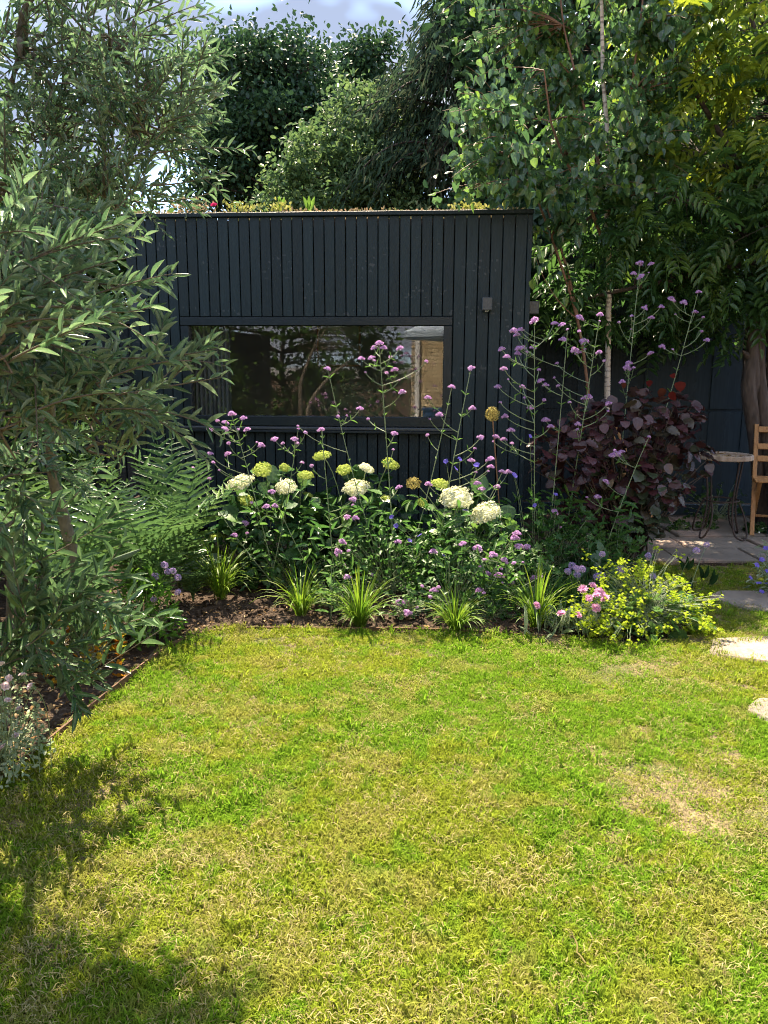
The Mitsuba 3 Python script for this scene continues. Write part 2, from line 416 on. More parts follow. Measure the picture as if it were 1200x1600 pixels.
OLIVE_LEAF = [lens(5, sharp, 0.35, c) for c in (-0.05, 0.06, 0.16)]
HEART = [lens(5, lambda t: (math.sin(math.pi * t ** 0.62)) ** 0.75, 0.3, c) for c in (0.05, 0.18)]
OVAL = [lens(4, lambda t: math.sin(math.pi * t) ** 0.7, 0.25, c) for c in (0.05, 0.15)]
BROAD = [lens(9, lambda t: math.sin(math.pi * t ** 0.7) ** 0.62, 0.22, c, pleat=0.085, droop=0.1) for c in (0.08, 0.22)]
SMALL = [lens(2, lambda t: 1.0 if t == 0.5 else 0.0, 0.3, 0.05)]
TINY = [(np.array([(0, 0, 0), (0.55, -1, 0.12), (1, 0, -0.05), (0.5, 1, 0.12)], float), np.array([(0, 1, 2), (0, 2, 3)]), np.array([(0, 0.5)] * 4, float))]
PINNA = [lens(9, lambda t: (1 - t) ** 0.65 * (1.0 if t > 0 else 0.55), 0.12, 0.14, jag=0.42)]
a5 = np.linspace(-math.pi, math.pi, 31)[:-1]
LOBED = [fan(0.5 * (0.62 + 0.38 * np.abs(np.cos(a5 * 2.5)) ** 0.8) * np.where(np.abs(a5) > 2.85, 0.3, 1), a5, 0.3)]
ROUND = [fan(0.5 * (0.93 + 0.07 * np.cos(a5 * 10)) * np.where(np.abs(a5) > 2.9, 0.35, 1), a5, 0.7)]


class Leaves:
    def __init__(self):
        self.tp, self.M, self.u = [], [], []

    def add(self, tpls, pos, d, nrm, length, width, u):
        pos = np.atleast_2d(pos)
        k = len(pos)
        d, nrm = np.broadcast_to(d, (k, 3)), np.broadcast_to(nrm, (k, 3))
        X = unit(d)
        Z = nrm - (nrm * X).sum(1, keepdims=True) * X
        bad = np.linalg.norm(Z, axis=1) < 1e-3
        Z[bad] = np.cross(X[bad], [0.3, 0.5, 0.8])
        Z = unit(Z)
        Y = np.cross(Z, X)
        L, W = np.broadcast_to(length, (k,)), np.broadcast_to(width, (k,))
        M = np.tile(np.eye(4), (k, 1, 1))
        M[:, :3, 0], M[:, :3, 1], M[:, :3, 2], M[:, :3, 3] = X * L[:, None], Y * (W / 2)[:, None], Z * np.maximum(W, L * 0.45)[:, None], pos
        self.M.append(M)
        self.u.append(np.broadcast_to(u, (k,)))
        which = rng.integers(0, len(tpls), k)
        self.tp += [(tpls, w) for w in which]

    def arrays(self):
        return np.concatenate(self.M), np.concatenate(self.u)

    def emit(self, parent, bsdf, n_own=0, part='leaf', mass='foliage', min_px=10, steps=6):
        """The n_own leaves that show largest as entries of their own, the rest as one part of kind stuff."""
        M, u = self.arrays()
        own = np.zeros(len(M), bool)
        if n_own:
            mid = M[:, :3, 3] + 0.5 * M[:, :3, 0]
            x, y, w = seen(mid)
            size = np.where((w > 0.2) & (x > 0) & (x < 1200) & (y > 0) & (y < 1600), np.linalg.norm(M[:, :3, 0], axis=1) / np.maximum(w, 0.1) * FOCAL, 0)
            best = np.argsort(-size)[:n_own]
            own[best[size[best] >= min_px]] = True
        cache, i = {}, 0
        for k in np.nonzero(own)[0]:
            tpls, w = self.tp[k]
            q = int(u[k] * steps * 0.999)
            c = (id(tpls), w, q)
            if c not in cache:
                v, f, uv = tpls[w]
                uv = uv.copy()
                uv[:, 0] = (q + 0.5) / steps
                cache[c] = mikit.ply((v, f), bsdf, smooth=True, uv=uv)
            scene[numbered(parent, part, i)] = {**cache[c], 'to_world': T(M[k])}
            i += 1
        rest = np.nonzero(~own)[0]
        if len(rest):
            by = {}
            for k in rest:
                tpls, w = self.tp[k]
                by.setdefault((id(tpls), w), (tpls[w], []))[1].append(k)
            vs, fs, us, n = [], [], [], 0
            for (v, f, uv), ks in by.values():
                m = M[ks]
                vv = np.einsum('kij,nj->kni', m[:, :3, :3], v) + m[:, None, :3, 3]
                ff = f[None] + (np.arange(len(ks)) * len(v))[:, None, None] + n
                uu = np.tile(uv[None], (len(ks), 1, 1))
                uu[:, :, 0] = u[ks][:, None]
                vs.append(vv.reshape(-1, 3)); fs.append(ff.reshape(-1, 3)); us.append(uu.reshape(-1, 2))
                n += len(ks) * len(v)
            put(f'{parent}__{mass}', (np.vstack(vs), np.vstack(fs)), bsdf, smooth=True, uv=np.vstack(us), kind='stuff')


def rnd_dir(k):
    return unit(rng.normal(size=(k, 3)))


def in_ell(c, r, k, shell=0.0):
    d = rnd_dir(k)
    s = rng.random((k, 1)) ** (1 / 3)
    s = shell + (1 - shell) * s
    return np.asarray(c) + d * s * np.asarray(r), d


def hue(k, lo=0.0, hi=1.0, p=1.0):
    return lo + (hi - lo) * rng.random(k) ** p


# ================================================================== the setting
g = box((600, 600, 0.2), (0, 200, -0.22))
put('ground', g, 'soil_material', kind='structure')

LAWN = Polygon([(-1.42, 1.75), (-1.31, 2.41), (-1.20, 3.05), (-1.10, 3.68), (-1.02, 3.90), (-0.90, 3.985), (-0.3, 3.99), (0.4, 3.955), (0.98, 3.87),
                (1.30, 3.80), (1.62, 3.83), (1.78, 4.15), (1.70, 4.7), (1.78, 5.2), (1.86, 5.46), (4.2, 5.40), (4.2, -3.4), (-1.6, -3.4)])


def sheet(x0, x1, y0, y1, step, keep, height):
    xs, ys = np.arange(x0, x1 + step, step), np.arange(y0, y1 + step, step)
    X, Y = np.meshgrid(xs, ys)
    P = np.stack([X.ravel(), Y.ravel(), 0 * X.ravel()], 1)
    P[:, 2] = height(P)
    nx = len(xs)
    i, j = np.meshgrid(np.arange(len(ys) - 1), np.arange(nx - 1), indexing='ij')
    q = np.stack([i * nx + j, i * nx + j + 1, (i + 1) * nx + j + 1, (i + 1) * nx + j], -1).reshape(-1, 4)
    c = P[q].mean(1)
    q = q[keep(c)]
    return P, np.vstack([q[:, [0, 1, 2]], q[:, [0, 2, 3]]])


def inside(poly, c):
    return shapely.contains_xy(poly, c[:, 0], c[:, 1])


def lawn_z(p):
    return (meshkit.fbm(np.c_[p[:, 0] * 1.7, p[:, 1] * 1.7, p[:, 0] * 0], 3, 4) - 0.5) * 0.035


put('lawn', sheet(-2.0, 4.3, -3.5, 5.6, 0.06, lambda c: inside(LAWN.buffer(0.04), c), lawn_z), 'thatch_material', smooth=True, kind='structure')


def bed_z(p):
    q = np.c_[p[:, 0], p[:, 1], p[:, 0] * 0]
    return -0.035 + 0.085 * (meshkit.fbm(q * 3.1, 3, 7) - 0.35) + 0.05 * (meshkit.fbm(q * 13, 3, 8) - 0.4) + 0.035 * (meshkit.fbm(q * 37, 2, 12) - 0.5)


put('flower_bed', sheet(-2.8, 2.2, 1.0, 6.6, 0.022, lambda c: ~inside(LAWN.buffer(-0.015), c) & ((c[:, 0] < 1.9) | (c[:, 1] > 9)), bed_z), 'soil_material', smooth=True, kind='structure')

# crumbs of earth and bark chips lying on the bed
chip = []
for k in range(2500):
    x, y = (rng.uniform(-2.0, -0.9), rng.uniform(1.8, 4.0)) if k < 1900 else (rng.uniform(-1.3, 1.8), rng.uniform(3.85, 4.9))
    if LAWN.buffer(0.02).contains(Point(x, y)):
        continue
    L, W = rng.uniform(0.012, 0.05), rng.uniform(0.004, 0.014)
    v, f, _ = SMALL[0]
    a, b = rng.uniform(0, 6.28), rng.normal(0, 0.35)
    X = np.array([math.cos(a) * math.cos(b), math.sin(a) * math.cos(b), math.sin(b)])
    Y = unit(np.cross([rng.normal(0, 0.3), rng.normal(0, 0.3), 1], X))
    z = bed_z(np.array([[x, y, 0]]))[0] + 0.006
    chip.append((np.array([x, y, z]) + v @ np.stack([X * L, Y * W, np.cross(X, Y) * 0.02]), f))
cm = join(chip)
put('bark_mulch', cm, 'dead_leaf_material', uv=np.c_[np.repeat(rng.random(len(chip)), 5 if len(SMALL[0][0]) == 5 else len(SMALL[0][0])), np.full(len(cm[0]), 0.5)], kind='stuff')
labels['bark_mulch'].update(label='pale bark chips and twigs strewn on the soil of the bed', category='mulch')
crumb, cu = [], []
ico = trimesh.creation.icosphere(0, 1.0)
for k in range(1500):
    x, y = rng.uniform(-1.35, 1.5), rng.uniform(3.9, 4.75)
    if LAWN.buffer(0.01).contains(Point(x, y)):
        continue
    r = 0.005 + 0.016 * rng.random() ** 3
    v = ico.vertices * rng.uniform(0.6, 1.3, (12, 1)) * [r, r, r * 0.7]
    crumb.append((v + [x, y, bed_z(np.array([[x, y, 0]]))[0] + r * 0.4], ico.faces))
put('soil_clods', join(crumb), 'soil_material', smooth=True, kind='stuff')
labels['soil_clods'].update(label='small dark clods of earth along the front of the bed', category='soil')

# rusty edging strip between bed and lawn
pts = np.array([(-1.62, 0.6), (-1.42, 1.75), (-1.31, 2.41), (-1.20, 3.05), (-1.10, 3.68), (-1.03, 3.90), (-0.90, 3.99), (-0.3, 4.0), (0.4, 3.965), (1.0, 3.88)])
seg = np.concatenate([[0], np.cumsum(np.linalg.norm(np.diff(pts, axis=0), axis=1))])
s = np.linspace(0, seg[-1], 90)
ex, ey = np.interp(s, seg, pts[:, 0]), np.interp(s, seg, pts[:, 1])
k7 = np.ones(7) / 7
ex[3:-3], ey[3:-3] = np.convolve(ex, k7, 'valid'), np.convolve(ey, k7, 'valid')
tn = unit(np.c_[np.gradient(ex), np.gradient(ey)])
nn = np.c_[-tn[:, 1], tn[:, 0]] * 0.004
top = 0.022 + 0.006 * np.sin(s * 3.1) - 0.010 * np.clip((s - 3.6) / 0.6, 0, 1)
V = np.stack([np.c_[ex - nn[:, 0], ey - nn[:, 1], 0 * s - 0.06], np.c_[ex - nn[:, 0], ey - nn[:, 1], top], np.c_[ex + nn[:, 0], ey + nn[:, 1], top], np.c_[ex + nn[:, 0], ey + nn[:, 1], 0 * s - 0.06]], 1).reshape(-1, 3)
F = []
for i in range(len(s) - 1):
    for a in range(3):
        p0, p1, q0, q1 = 4 * i + a, 4 * i + a + 1, 4 * i + 4 + a, 4 * i + 5 + a
        F += [(p0, p1, q1), (p0, q1, q0)]
thing('lawn_edging', 'thin rusty brown edging strip between the left bed and the lawn', 'edging')
put('lawn_edging', (V, np.array(F)), 'edging_material')

# stepping stones and patio
def slab(poly, z, th, bevel=0.012, rough=0.006):
    m = trimesh.creation.extrude_polygon(poly.buffer(-bevel), bevel, engine='earcut')
    lower = trimesh.creation.extrude_polygon(poly, th - bevel, engine='earcut')
    import manifold3d as mf
    pts = []
    for x, y in np.array(poly.exterior.coords)[:-1]:
        pts += [(x, y, 0), (x, y, th - bevel)]
    for x, y in np.array(poly.buffer(-bevel).exterior.coords)[:-1]:
        pts.append((x, y, th))
    h = trimesh.convex.convex_hull(np.array(pts))
    h.apply_translation((0, 0, z - th))
    return h


stones = [([(1.62, 3.62), (1.72, 3.86), (2.45, 3.93), (2.62, 3.72), (2.40, 3.52), (1.95, 3.50)], 'pale flat stepping stone at the corner of the bright yellow-green flowering clump'),
          ([(1.50, 3.02), (1.62, 3.12), (2.10, 3.10), (2.15, 2.72), (1.85, 2.62), (1.62, 2.72)], 'sunlit stepping stone set in the lawn at the right border of the photo'),
          ([(2.02, 4.62), (2.16, 4.76), (2.62, 4.72), (2.70, 4.40), (2.40, 4.28), (2.14, 4.34)], 'farthest stepping stone, half in shade before the patio')]
for c, lab in stones:
    k = thing('stepping_stone', lab, 'stepping stone', 'stepping stones in the grass path')
    ring_ = np.array(Polygon(c).buffer(-0.06).buffer(0.06, quad_segs=4).segmentize(0.07).exterior.coords)[:-1]
    ring_ = ring_ + 0.022 * (np.c_[meshkit.noise(np.c_[ring_ * 11, ring_[:, 0] * 0], 1), meshkit.noise(np.c_[ring_ * 11, ring_[:, 0] * 0], 2)] - 0.5)
    put(k, slab(Polygon(ring_), 0.012, 0.06), 'stone_material', smooth=25, uv=None)
labels['patio'] = {'kind': 'structure'}
i = 0
y = 5.44
for row, dy in enumerate((0.42, 0.40, 0.44, 0.42)):
    x = 1.70 + (0.22 if row % 2 else 0.0)
    while x < 4.3:
        dx = rng.choice([0.45, 0.6, 0.75])
        ox = rng.normal(0, 0.006, 8)
        p = Polygon([(x + 0.008 + ox[0], y + 0.008 + ox[1]), (x + dx - 0.008 + ox[2], y + 0.008 + ox[3] - (0.05 * rng.random() if row == 0 else 0)), (x + dx - 0.008 + ox[4], y + dy - 0.008 + ox[5]), (x + 0.008 + ox[6], y + dy - 0.008 + ox[7])])
        m = slab(p, 0.035 + rng.normal(0, 0.003), 0.07, 0.008)
        put(numbered('patio', 'slab', i), m, 'stone_material', smooth=False, uv=None)
        i += 1
        x += dx
    y += dy
put('patio__joint_bed', box((2.7, 1.72, 0.05), (3.0, 6.29, -0.010)), 'soil_material')

# ------------------------------------------------------------------ lawn: clumps of blades, repeated
def clump(nb, spread, hmin, hmax, lean, dead, wid=0.0026):
    Vs, Fs, Us = [], [], []
    for k in range(nb):
        r, a = spread * math.sqrt(rng.random()), rng.uniform(0, 6.283)
        base = np.array([r * math.cos(a), r * math.sin(a), -0.004])
        h = rng.uniform(hmin, hmax)
        az, ln = rng.uniform(0, 6.283), abs(rng.normal(0, lean)) + 0.12
        d = np.array([math.cos(az), math.sin(az), 0])
        side = np.array([-math.sin(az), math.cos(az), 0])
        side = unit(side + np.array([0, 0, rng.normal(0, 0.4)]))
        t = np.array([0, 0.4, 0.75, 1.0])
        bend = ln * (1.0 + 0.8 * t)
        P = base + np.outer(h * t * np.cos(bend * t), [0, 0, 1]) + np.outer(h * t * np.sin(np.minimum(bend * t, 1.9)), d)
        w = wid * rng.uniform(0.7, 1.3) * np.array([1, 0.95, 0.6])
        n0 = sum(len(v) for v in Vs)
        v = [P[0] - side * w[0], P[0] + side * w[0], P[1] - side * w[1], P[1] + side * w[1], P[2] - side * w[2], P[2] + side * w[2], P[3]]
        Vs.append(np.array(v))
        Fs.append(np.array([(0, 1, 3), (0, 3, 2), (2, 3, 5), (2, 5, 4), (4, 5, 6)]) + n0)
        Us.append(np.tile([rng.uniform(0.86, 1.0) if rng.random() < dead else rng.uniform(0, 0.8), 0.5], (7, 1)))
    return np.vstack(Vs), np.vstack(Fs), np.vstack(Us)


GRASS = [clump(56, 0.040, 0.014, 0.032, 0.5, d, 0.0017) for d in (0.01, 0.03, 0.05, 0.07)] + [clump(54, 0.045, 0.008, 0.020, 0.45, d, 0.0014) for d in (0.10, 0.20, 0.30)] + [clump(56, 0.036, 0.020, 0.044, 0.45, 0.04, 0.0022), clump(26, 0.03, 0.026, 0.056, 0.6, 0.08, 0.0026)]
for k, (v, f, u) in enumerate(GRASS):
    scene[f'turf_{k}'] = {'type': 'shapegroup', 'blades': mikit.ply((v, f), 'blade_material', smooth=False, uv=u)}
STRAW = []
for k in range(3):
    Vs, n = [], 0
    sv = []
    for b in range(26):
        c = np.array([rng.normal(0, 0.035), rng.normal(0, 0.035), rng.uniform(0.004, 0.022)])
        a, L = rng.uniform(0, 6.28), rng.uniform(0.008, 0.032)
        d = np.array([math.cos(a), math.sin(a), rng.normal(0, 0.22)]) * L
        s_ = np.array([-math.sin(a), math.cos(a), 0]) * rng.uniform(0.0006, 0.0012)
        m = c + d * 0.5 + [0, 0, rng.uniform(0, 0.012)]
        Vs.append((np.array([c - s_, c + s_, m - s_, m + s_, c + d]), np.array([(0, 1, 3), (0, 3, 2), (2, 3, 4)])))
        sv.append(np.tile([rng.random(), 0.5], (5, 1)))
    v, f = join(Vs)
    scene[f'thatch_{k}'] = {'type': 'shapegroup', 'straws': mikit.ply((v, f), 'straw_material', smooth=False, uv=np.vstack(sv))}
DRY = [(gr(1050, 1045), 0.30, 0.9), (gr(950, 1040), 0.22, 0.7), (gr(1010, 1215), 0.20, 1.0), (gr(1150, 1270), 0.32, 1.0), (gr(990, 1260), 0.16, 0.8), (gr(560, 1085), 0.16, 0.8), (gr(650, 1080), 0.12, 0.6), (gr(90, 1280), 0.26, 0.9),
       (gr(190, 1240), 0.20, 0.7), (gr(170, 1420), 0.16, 0.8), (gr(60, 1500), 0.16, 0.6), (gr(830, 1330), 0.10, 0.5), (gr(1130, 1440), 0.10, 0.6), (gr(640, 1500), 0.08, 0.5), (gr(900, 1170), 0.14, 0.5), (gr(430, 1050), 0.18, 0.45), (gr(800, 1120), 0.12, 0.5),
       (gr(260, 1150), 0.25, 0.5), (gr(340, 1330), 0.14, 0.4), (gr(880, 1010), 0.14, 0.6)]


def dryness(p):
    q = np.c_[p[:, 0], p[:, 1], p[:, 0] * 0]
    d = 0.42 * np.clip((meshkit.fbm(q * 2.6, 4, 21) - 0.40) / 0.3, 0, 1) + 0.35 * np.clip((meshkit.fbm(q * 11, 3, 22) - 0.48) / 0.25, 0, 1)
    for c, r, a in DRY:
        d = d + a * 0.75 * np.exp(-((p[:, 0] - c[0]) ** 2 + (p[:, 1] - c[1]) ** 2) / (r * r))
    return d


n = 27000
Y = 1.25 + (5.5 - 1.25) * rng.random(n) ** 1.35
X = (rng.random(n) - 0.5) * 2 * (0.55 * Y + 0.45)
P = np.c_[X, Y, 0 * X]
stone_poly = shapely.union_all([Polygon(c) for c, _ in stones])
P = P[inside(LAWN.buffer(0.0), P) & ~inside(stone_poly.buffer(-0.075), P)]
edge = np.array([LAWN.exterior.distance(Point(a, b)) for a, b in P[:, :2]])
dry = dryness(P)
lz = lawn_z(P)
gi = si_ = 0
for (x, y, _), d, z, e in zip(P, dry, lz, edge):
    if rng.random() < 0.22 * d - 0.05 + 0.45 * max(0.0, d - 0.50):
        continue
    kind = rng.integers(4, 7) if rng.random() < d * 0.60 else (rng.integers(7, 9) if ((e < 0.05 and rng.random() < 0.4) or rng.random() < 0.09) else rng.integers(0, 4))
    gi += 1
    s = rng.uniform(0.65, 1.25)
    scene[f'grass__{gi:05d}'] = {'type': 'instance', 'shapegroup': {'type': 'ref', 'id': f'turf_{kind}'}, 'to_world': T().translate([x, y, z]).rotate([0, 0, 1], rng.uniform(0, 360)).scale([s, s, s * rng.uniform(0.8, 1.2)])}
    if rng.random() < 0.01 + d * 0.12:
        scene[f'dry_thatch__{gi:05d}'] = {'type': 'instance', 'shapegroup': {'type': 'ref', 'id': f'thatch_{rng.integers(0, 3)}'}, 'to_world': T().translate([x, y, z + 0.004]).rotate([0, 0, 1], rng.uniform(0, 360))}
labels['grass'] = {'kind': 'stuff', 'label': 'short yellow-green mown grass covering the lawn', 'category': 'grass'}
labels['dry_thatch'] = {'kind': 'stuff', 'label': 'straw-coloured dry clippings lying in the lawn', 'category': 'dry grass'}

# ------------------------------------------------------------------ garden room
ALPHA = math.atan(0.078)
TD, BD = np.array([math.cos(ALPHA), -math.sin(ALPHA), 0]), np.array([math.sin(ALPHA), math.cos(ALPHA), 0])
P0 = np.array([0.0, 6.3, 0.0])
SHED = np.eye(4)
SHED[:3, 0], SHED[:3, 1], SHED[:3, 3] = TD, BD, P0


def wall(px, py):
    d = ray(px, py)
    s = ((P0 - EYE) @ BD) / (d @ BD)
    q = EYE + d * s - P0
    return q @ TD, q[2]


def shed(m, where=None):
    m = m.copy()
    m.apply_transform(SHED)
    return m


HT = wall(600, 330)[1]
uL, uR = wall(197, 400)[0], wall(823, 400)[0]
wl, wr = wall(283, 560)[0], wall(706.5, 560)[0]
wt, wb = wall(600, 494)[1], wall(600, 667)[1]
room = thing('garden_room', 'black timber-clad garden room with a wide window and planted roof', 'garden room')
labels[room]['kind'] = 'thing'
i = 0


def board(u0, u1, z0, z1):
    global i
    th = 0.021 + rng.normal(0, 0.0010)
    m = box((u1 - u0 - 0.0085, th, z1 - z0), ((u0 + u1) / 2, 0.021 - th / 2, (z0 + z1) / 2), 0.0022)
    k = numbered(room, 'board', i)
    put(k, shed(m), 'black_wood_material')
    i += 1


def run(u0, u1, spans, n):
    e = np.linspace(u0, u1, n + 1)
    for a, b in zip(e, e[1:]):
        for z0, z1 in spans:
            board(a, b, z0, z1)


run(uL, wl, [(0.06, HT - 0.034)], round((wl - uL) / 0.0865))
run(wl, wr, [(wt, HT - 0.034), (0.06, wb - 0.035)], round((wr - wl) / 0.0865))
run(wr, uR, [(0.06, HT - 0.034)], round((uR - wr) / 0.0865))
DEP = 2.7
# structure behind the boards, open for a finger's breadth under the coping
for nm, m in (('backing', box((wl - uL, 0.05, HT - 0.10), ((uL + wl) / 2, 0.072, (HT - 0.10) / 2))), ('backing', box((uR - wr, 0.05, HT - 0.10), ((uR + wr) / 2, 0.072, (HT - 0.10) / 2))),
              ('backing', box((wr - wl, 0.05, HT - 0.10 - wt), ((wl + wr) / 2, 0.072, (HT - 0.10 + wt) / 2))), ('backing', box((wr - wl, 0.05, wb - 0.035), ((wl + wr) / 2, 0.072, (wb - 0.035) / 2)))):
    put(f'{room}__{nm}', shed(m), 'dark_void_material')
put(f'{room}__coping', shed(box((uR - uL + 0.075, 0.075, 0.032), ((uR + uL) / 2 + 0.0055, 0.012, HT - 0.016), 0.004)), 'black_wood_material')
put(f'{room}__corner_post', shed(box((0.036, 0.06, HT - 0.095), (uR + 0.020, 0.030, (HT - 0.035) / 2 + 0.03), 0.003)), 'black_wood_material')
for s, u in ((-1, uL - 0.02), (1, uR + 0.02)):
    e = np.linspace(0.07, DEP, 31)
    sd = [box((0.02, e[1] - e[0] - 0.008, HT - 0.10), (u, (a + b) / 2, (HT - 0.034) / 2 + 0.03)) for a, b in zip(e, e[1:])]
    put(f'{room}__side_cladding', shed(trimesh.util.concatenate(sd)), 'black_wood_material', kind='stuff')
    put(f'{room}__side_wall', shed(box((0.05, DEP, HT - 0.12), (u - s * 0.04, DEP / 2 + 0.10, (HT - 0.12) / 2))), 'plaster_material')
put(f'{room}__back_wall', shed(box((uR - uL, 0.06, HT - 0.06), ((uL + uR) / 2, DEP + 0.14, (HT - 0.06) / 2))), 'plaster_material')
put(f'{room}__floor', shed(box((uR - uL - 0.1, DEP - 0.02, 0.05), ((uL + uR) / 2, DEP / 2 + 0.11, 0.12))), 'floor_wood_material')
roof_z = HT - 0.13
put(f'{room}__roof', shed(box((uR - uL - 0.06, DEP - 0.02, 0.12), ((uL + uR) / 2, DEP / 2 + 0.12, roof_z - 0.06))), 'dark_void_material')
# window
fw = 0.068
win = f'{room}__window'
fr = [box((wr - wl - 0.006, 0.085, fw), ((wl + wr) / 2, 0.040, wt - fw / 2 - 0.004), 0.004), box((wr - wl - 0.006, 0.085, fw * 1.15), ((wl + wr) / 2, 0.040, wb + fw * 0.58), 0.004)]
hh = wt - wb - fw * 2.15 - 0.006
fr += [box((fw, 0.083, hh), (wl + fw / 2 + 0.004, 0.040, wb + fw * 1.16 + hh / 2), 0.004), box((fw, 0.083, hh), (wr - fw / 2 - 0.004, 0.040, wb + fw * 1.16 + hh / 2), 0.004)]
for m in fr:
    put(f'{win}__frame', shed(m), 'black_metal_material')
pg = box((wr - wl - 2 * fw - 0.004, 0.004, hh), ((wl + wr) / 2, 0.045, wb + fw * 1.16 + hh / 2))
pv = np.array([[wl + fw, 0.045, wb + fw * 1.1], [wr - fw, 0.045, wb + fw * 1.1], [wr - fw, 0.045, wt - fw], [wl + fw, 0.045, wt - fw]])
put(f'{win}__pane', shed(trimesh.Trimesh(pv, [(0, 1, 2), (0, 2, 3)], process=False)), 'window_glass_material')
put(f'{win}__sill', shed(box((wr - wl + 0.03, 0.10, 0.022), ((wl + wr) / 2 + 0.004, -0.012, wb - 0.016), 0.004)), 'grey_metal_material')
put(f'{win}__sill_nose', shed(box((wr - wl + 0.03, 0.012, 0.020), ((wl + wr) / 2 + 0.004, -0.056, wb - 0.040), 0.003)), 'black_metal_material')

for (px, py), lab in (((760.5, 476), 'small square grey wall light right of the window'), ((219, 473), 'small square grey wall light left of the window behind olive shoots')):
    u, z = wall(px, py)
    k = thing('wall_light', lab, 'wall light', 'square wall lights on the black cladding')
    put(f'{k}__housing', shed(box((0.078, 0.085, 0.100), (u, -0.046, z), 0.005)), 'grey_metal_material')
    put(f'{k}__backplate', shed(box((0.060, 0.006, 0.080), (u, -0.001, z), 0.001)), 'black_metal_material')
    put(f'{k}__lens', shed(box((0.030, 0.030, 0.006), (u, -0.055, z - 0.0525), 0.001)), 'white_paint_material')
u, z = wall(835, 479)
k = thing('wall_light', 'square grey wall light sticking out from the side wall of the garden room', 'wall light', 'square wall lights on the black cladding')
put(f'{k}__housing', shed(box((0.085, 0.078, 0.100), (uR + 0.078, 0.13, z), 0.005)), 'grey_metal_material')
put(f'{k}__backplate', shed(box((0.006, 0.060, 0.080), (uR + 0.033, 0.13, z), 0.001)), 'black_metal_material')

# inside: curtain and picture
cu_ = np.linspace(wl - 0.12, wl + 0.36, 90)
cy = 0.20 + 0.022 * np.sin(np.arange(90) * 0.9) + 0.008 * np.sin(np.arange(90) * 2.3)
V = np.vstack([np.c_[cu_, cy, 0 * cu_ + 0.20], np.c_[cu_, cy, 0 * cu_ + HT - 0.30]])
F = np.vstack([[(a, a + 1, a + 91), (a, a + 91, a + 90)] for a in range(89)])
thing('curtain', 'grey pleated curtain hanging inside the left end of the window', 'curtain')
put('curtain', shed(trimesh.Trimesh(V, F, process=False)), 'curtain_material', smooth=True)
d0, d1 = [(EYE + ray(px, py) * (((P0 + BD * 2.68 - EYE) @ BD) / (ray(px, py) @ BD)) - P0) for px, py in ((497, 505), (560, 570))]
thing('picture', 'pale green square picture on the back wall seen through the glass', 'picture')
put('picture__canvas', shed(box((d1 @ TD - d0 @ TD, 0.02, d0[2] - d1[2]), ((d1 @ TD + d0 @ TD) / 2, 2.70, (d0[2] + d1[2]) / 2))), 'picture_material')
put('picture__frame', shed(box((d1 @ TD - d0 @ TD + 0.04, 0.03, d0[2] - d1[2] + 0.04), ((d1 @ TD + d0 @ TD) / 2, 2.725, (d0[2] + d1[2]) / 2), 0.004)), 'teak_material')
# ------------------------------------------------------------------ fences
def fence(lab, a, b, h, joint):
    k = thing('fence', lab, 'fence')
    a, b = np.array(a, float), np.array(b, float)
    L = np.linalg.norm(b - a)
    ang = math.atan2(b[1] - a[1], b[0] - a[0])
    M = trimesh.transformations.rotation_matrix(ang, (0, 0, 1))
    M[:2, 3] = a
    n_ = int(L / 0.15)
    c = 0
    for j in range(n_):
        for z0, z1 in (((0.14, joint - 0.012), (joint + 0.012, h)) if joint else ((0.1, h),)):
            m = box((L / n_ + 0.004, 0.02, z1 - z0 + rng.normal(0, 0.002)), ((j + 0.5) * L / n_, (0.005 if j % 2 else -0.005) + rng.normal(0, 0.001), (z0 + z1) / 2), 0.002)
            m.apply_transform(M)
            put(numbered(k, 'board', c), m, 'fence_material')
            c += 1
    for z in ((0.07, joint, h + 0.015) if joint else (0.05, h + 0.015)):
        m = box((L, 0.05, 0.10 if z < 0.1 else 0.035), (L / 2, 0.030 if z == joint else 0.0, z), 0.003)
        m.apply_transform(M)
        put(f'{k}__rail', m, 'fence_material')
    return k


fence('dark blue-black board fence behind the bistro table', (0.9, 7.42), (4.6, 7.22), 2.05, 1.02)
fence('dark board fence at the left edge behind the olive and ferns', (-2.75, 0.6), (-2.75, 8.6), 1.85, 0)

# ------------------------------------------------------------------ behind the camera: what the window mirrors
hs = thing('brick_house', 'yellow brick house mirrored in the right end of the window', 'house')
put(f'{hs}__wall', box((8.0, 6.0, 5.4), (3.0, -6.62, 2.7)), 'mortar_material')
bk, bu = [], []
for r in range(36):
    x = -1.0 + (0.1125 if r % 2 else 0)
    while x < 2.2:
        m = box((0.215, 0.016, 0.065), (x + 0.1075, -3.613, 0.04 + r * 0.075))
        bk.append(m)
        bu.append(np.tile([rng.random(), 0.5], (8, 1)))
        x += 0.225
put(f'{hs}__brickwork', trimesh.util.concatenate(bk), 'brick_material', uv=np.vstack(bu), kind='stuff')
put(f'{hs}__roof', trimesh.convex.convex_hull(np.array([(x, y, z) for x in (-1.2, 7.2) for y, z in ((-3.4, 5.4), (-9.8, 5.4), (-6.6, 8.0))])), 'roof_tile_material')
put(f'{hs}__door', box((2.0, 0.03, 2.1), (3.5, -3.60, 1.05)), 'black_metal_material')
put(f'{hs}__downpipe', tube([(-0.86, -3.52, 0.05), (-0.86, -3.52, 2.9)], 0.055, 10), 'white_paint_material', smooth=40)
um = thing('parasol', 'pale blue parasol mirrored in the upper right of the window', 'parasol')
c8 = np.arange(8) * math.pi / 4 + 0.3
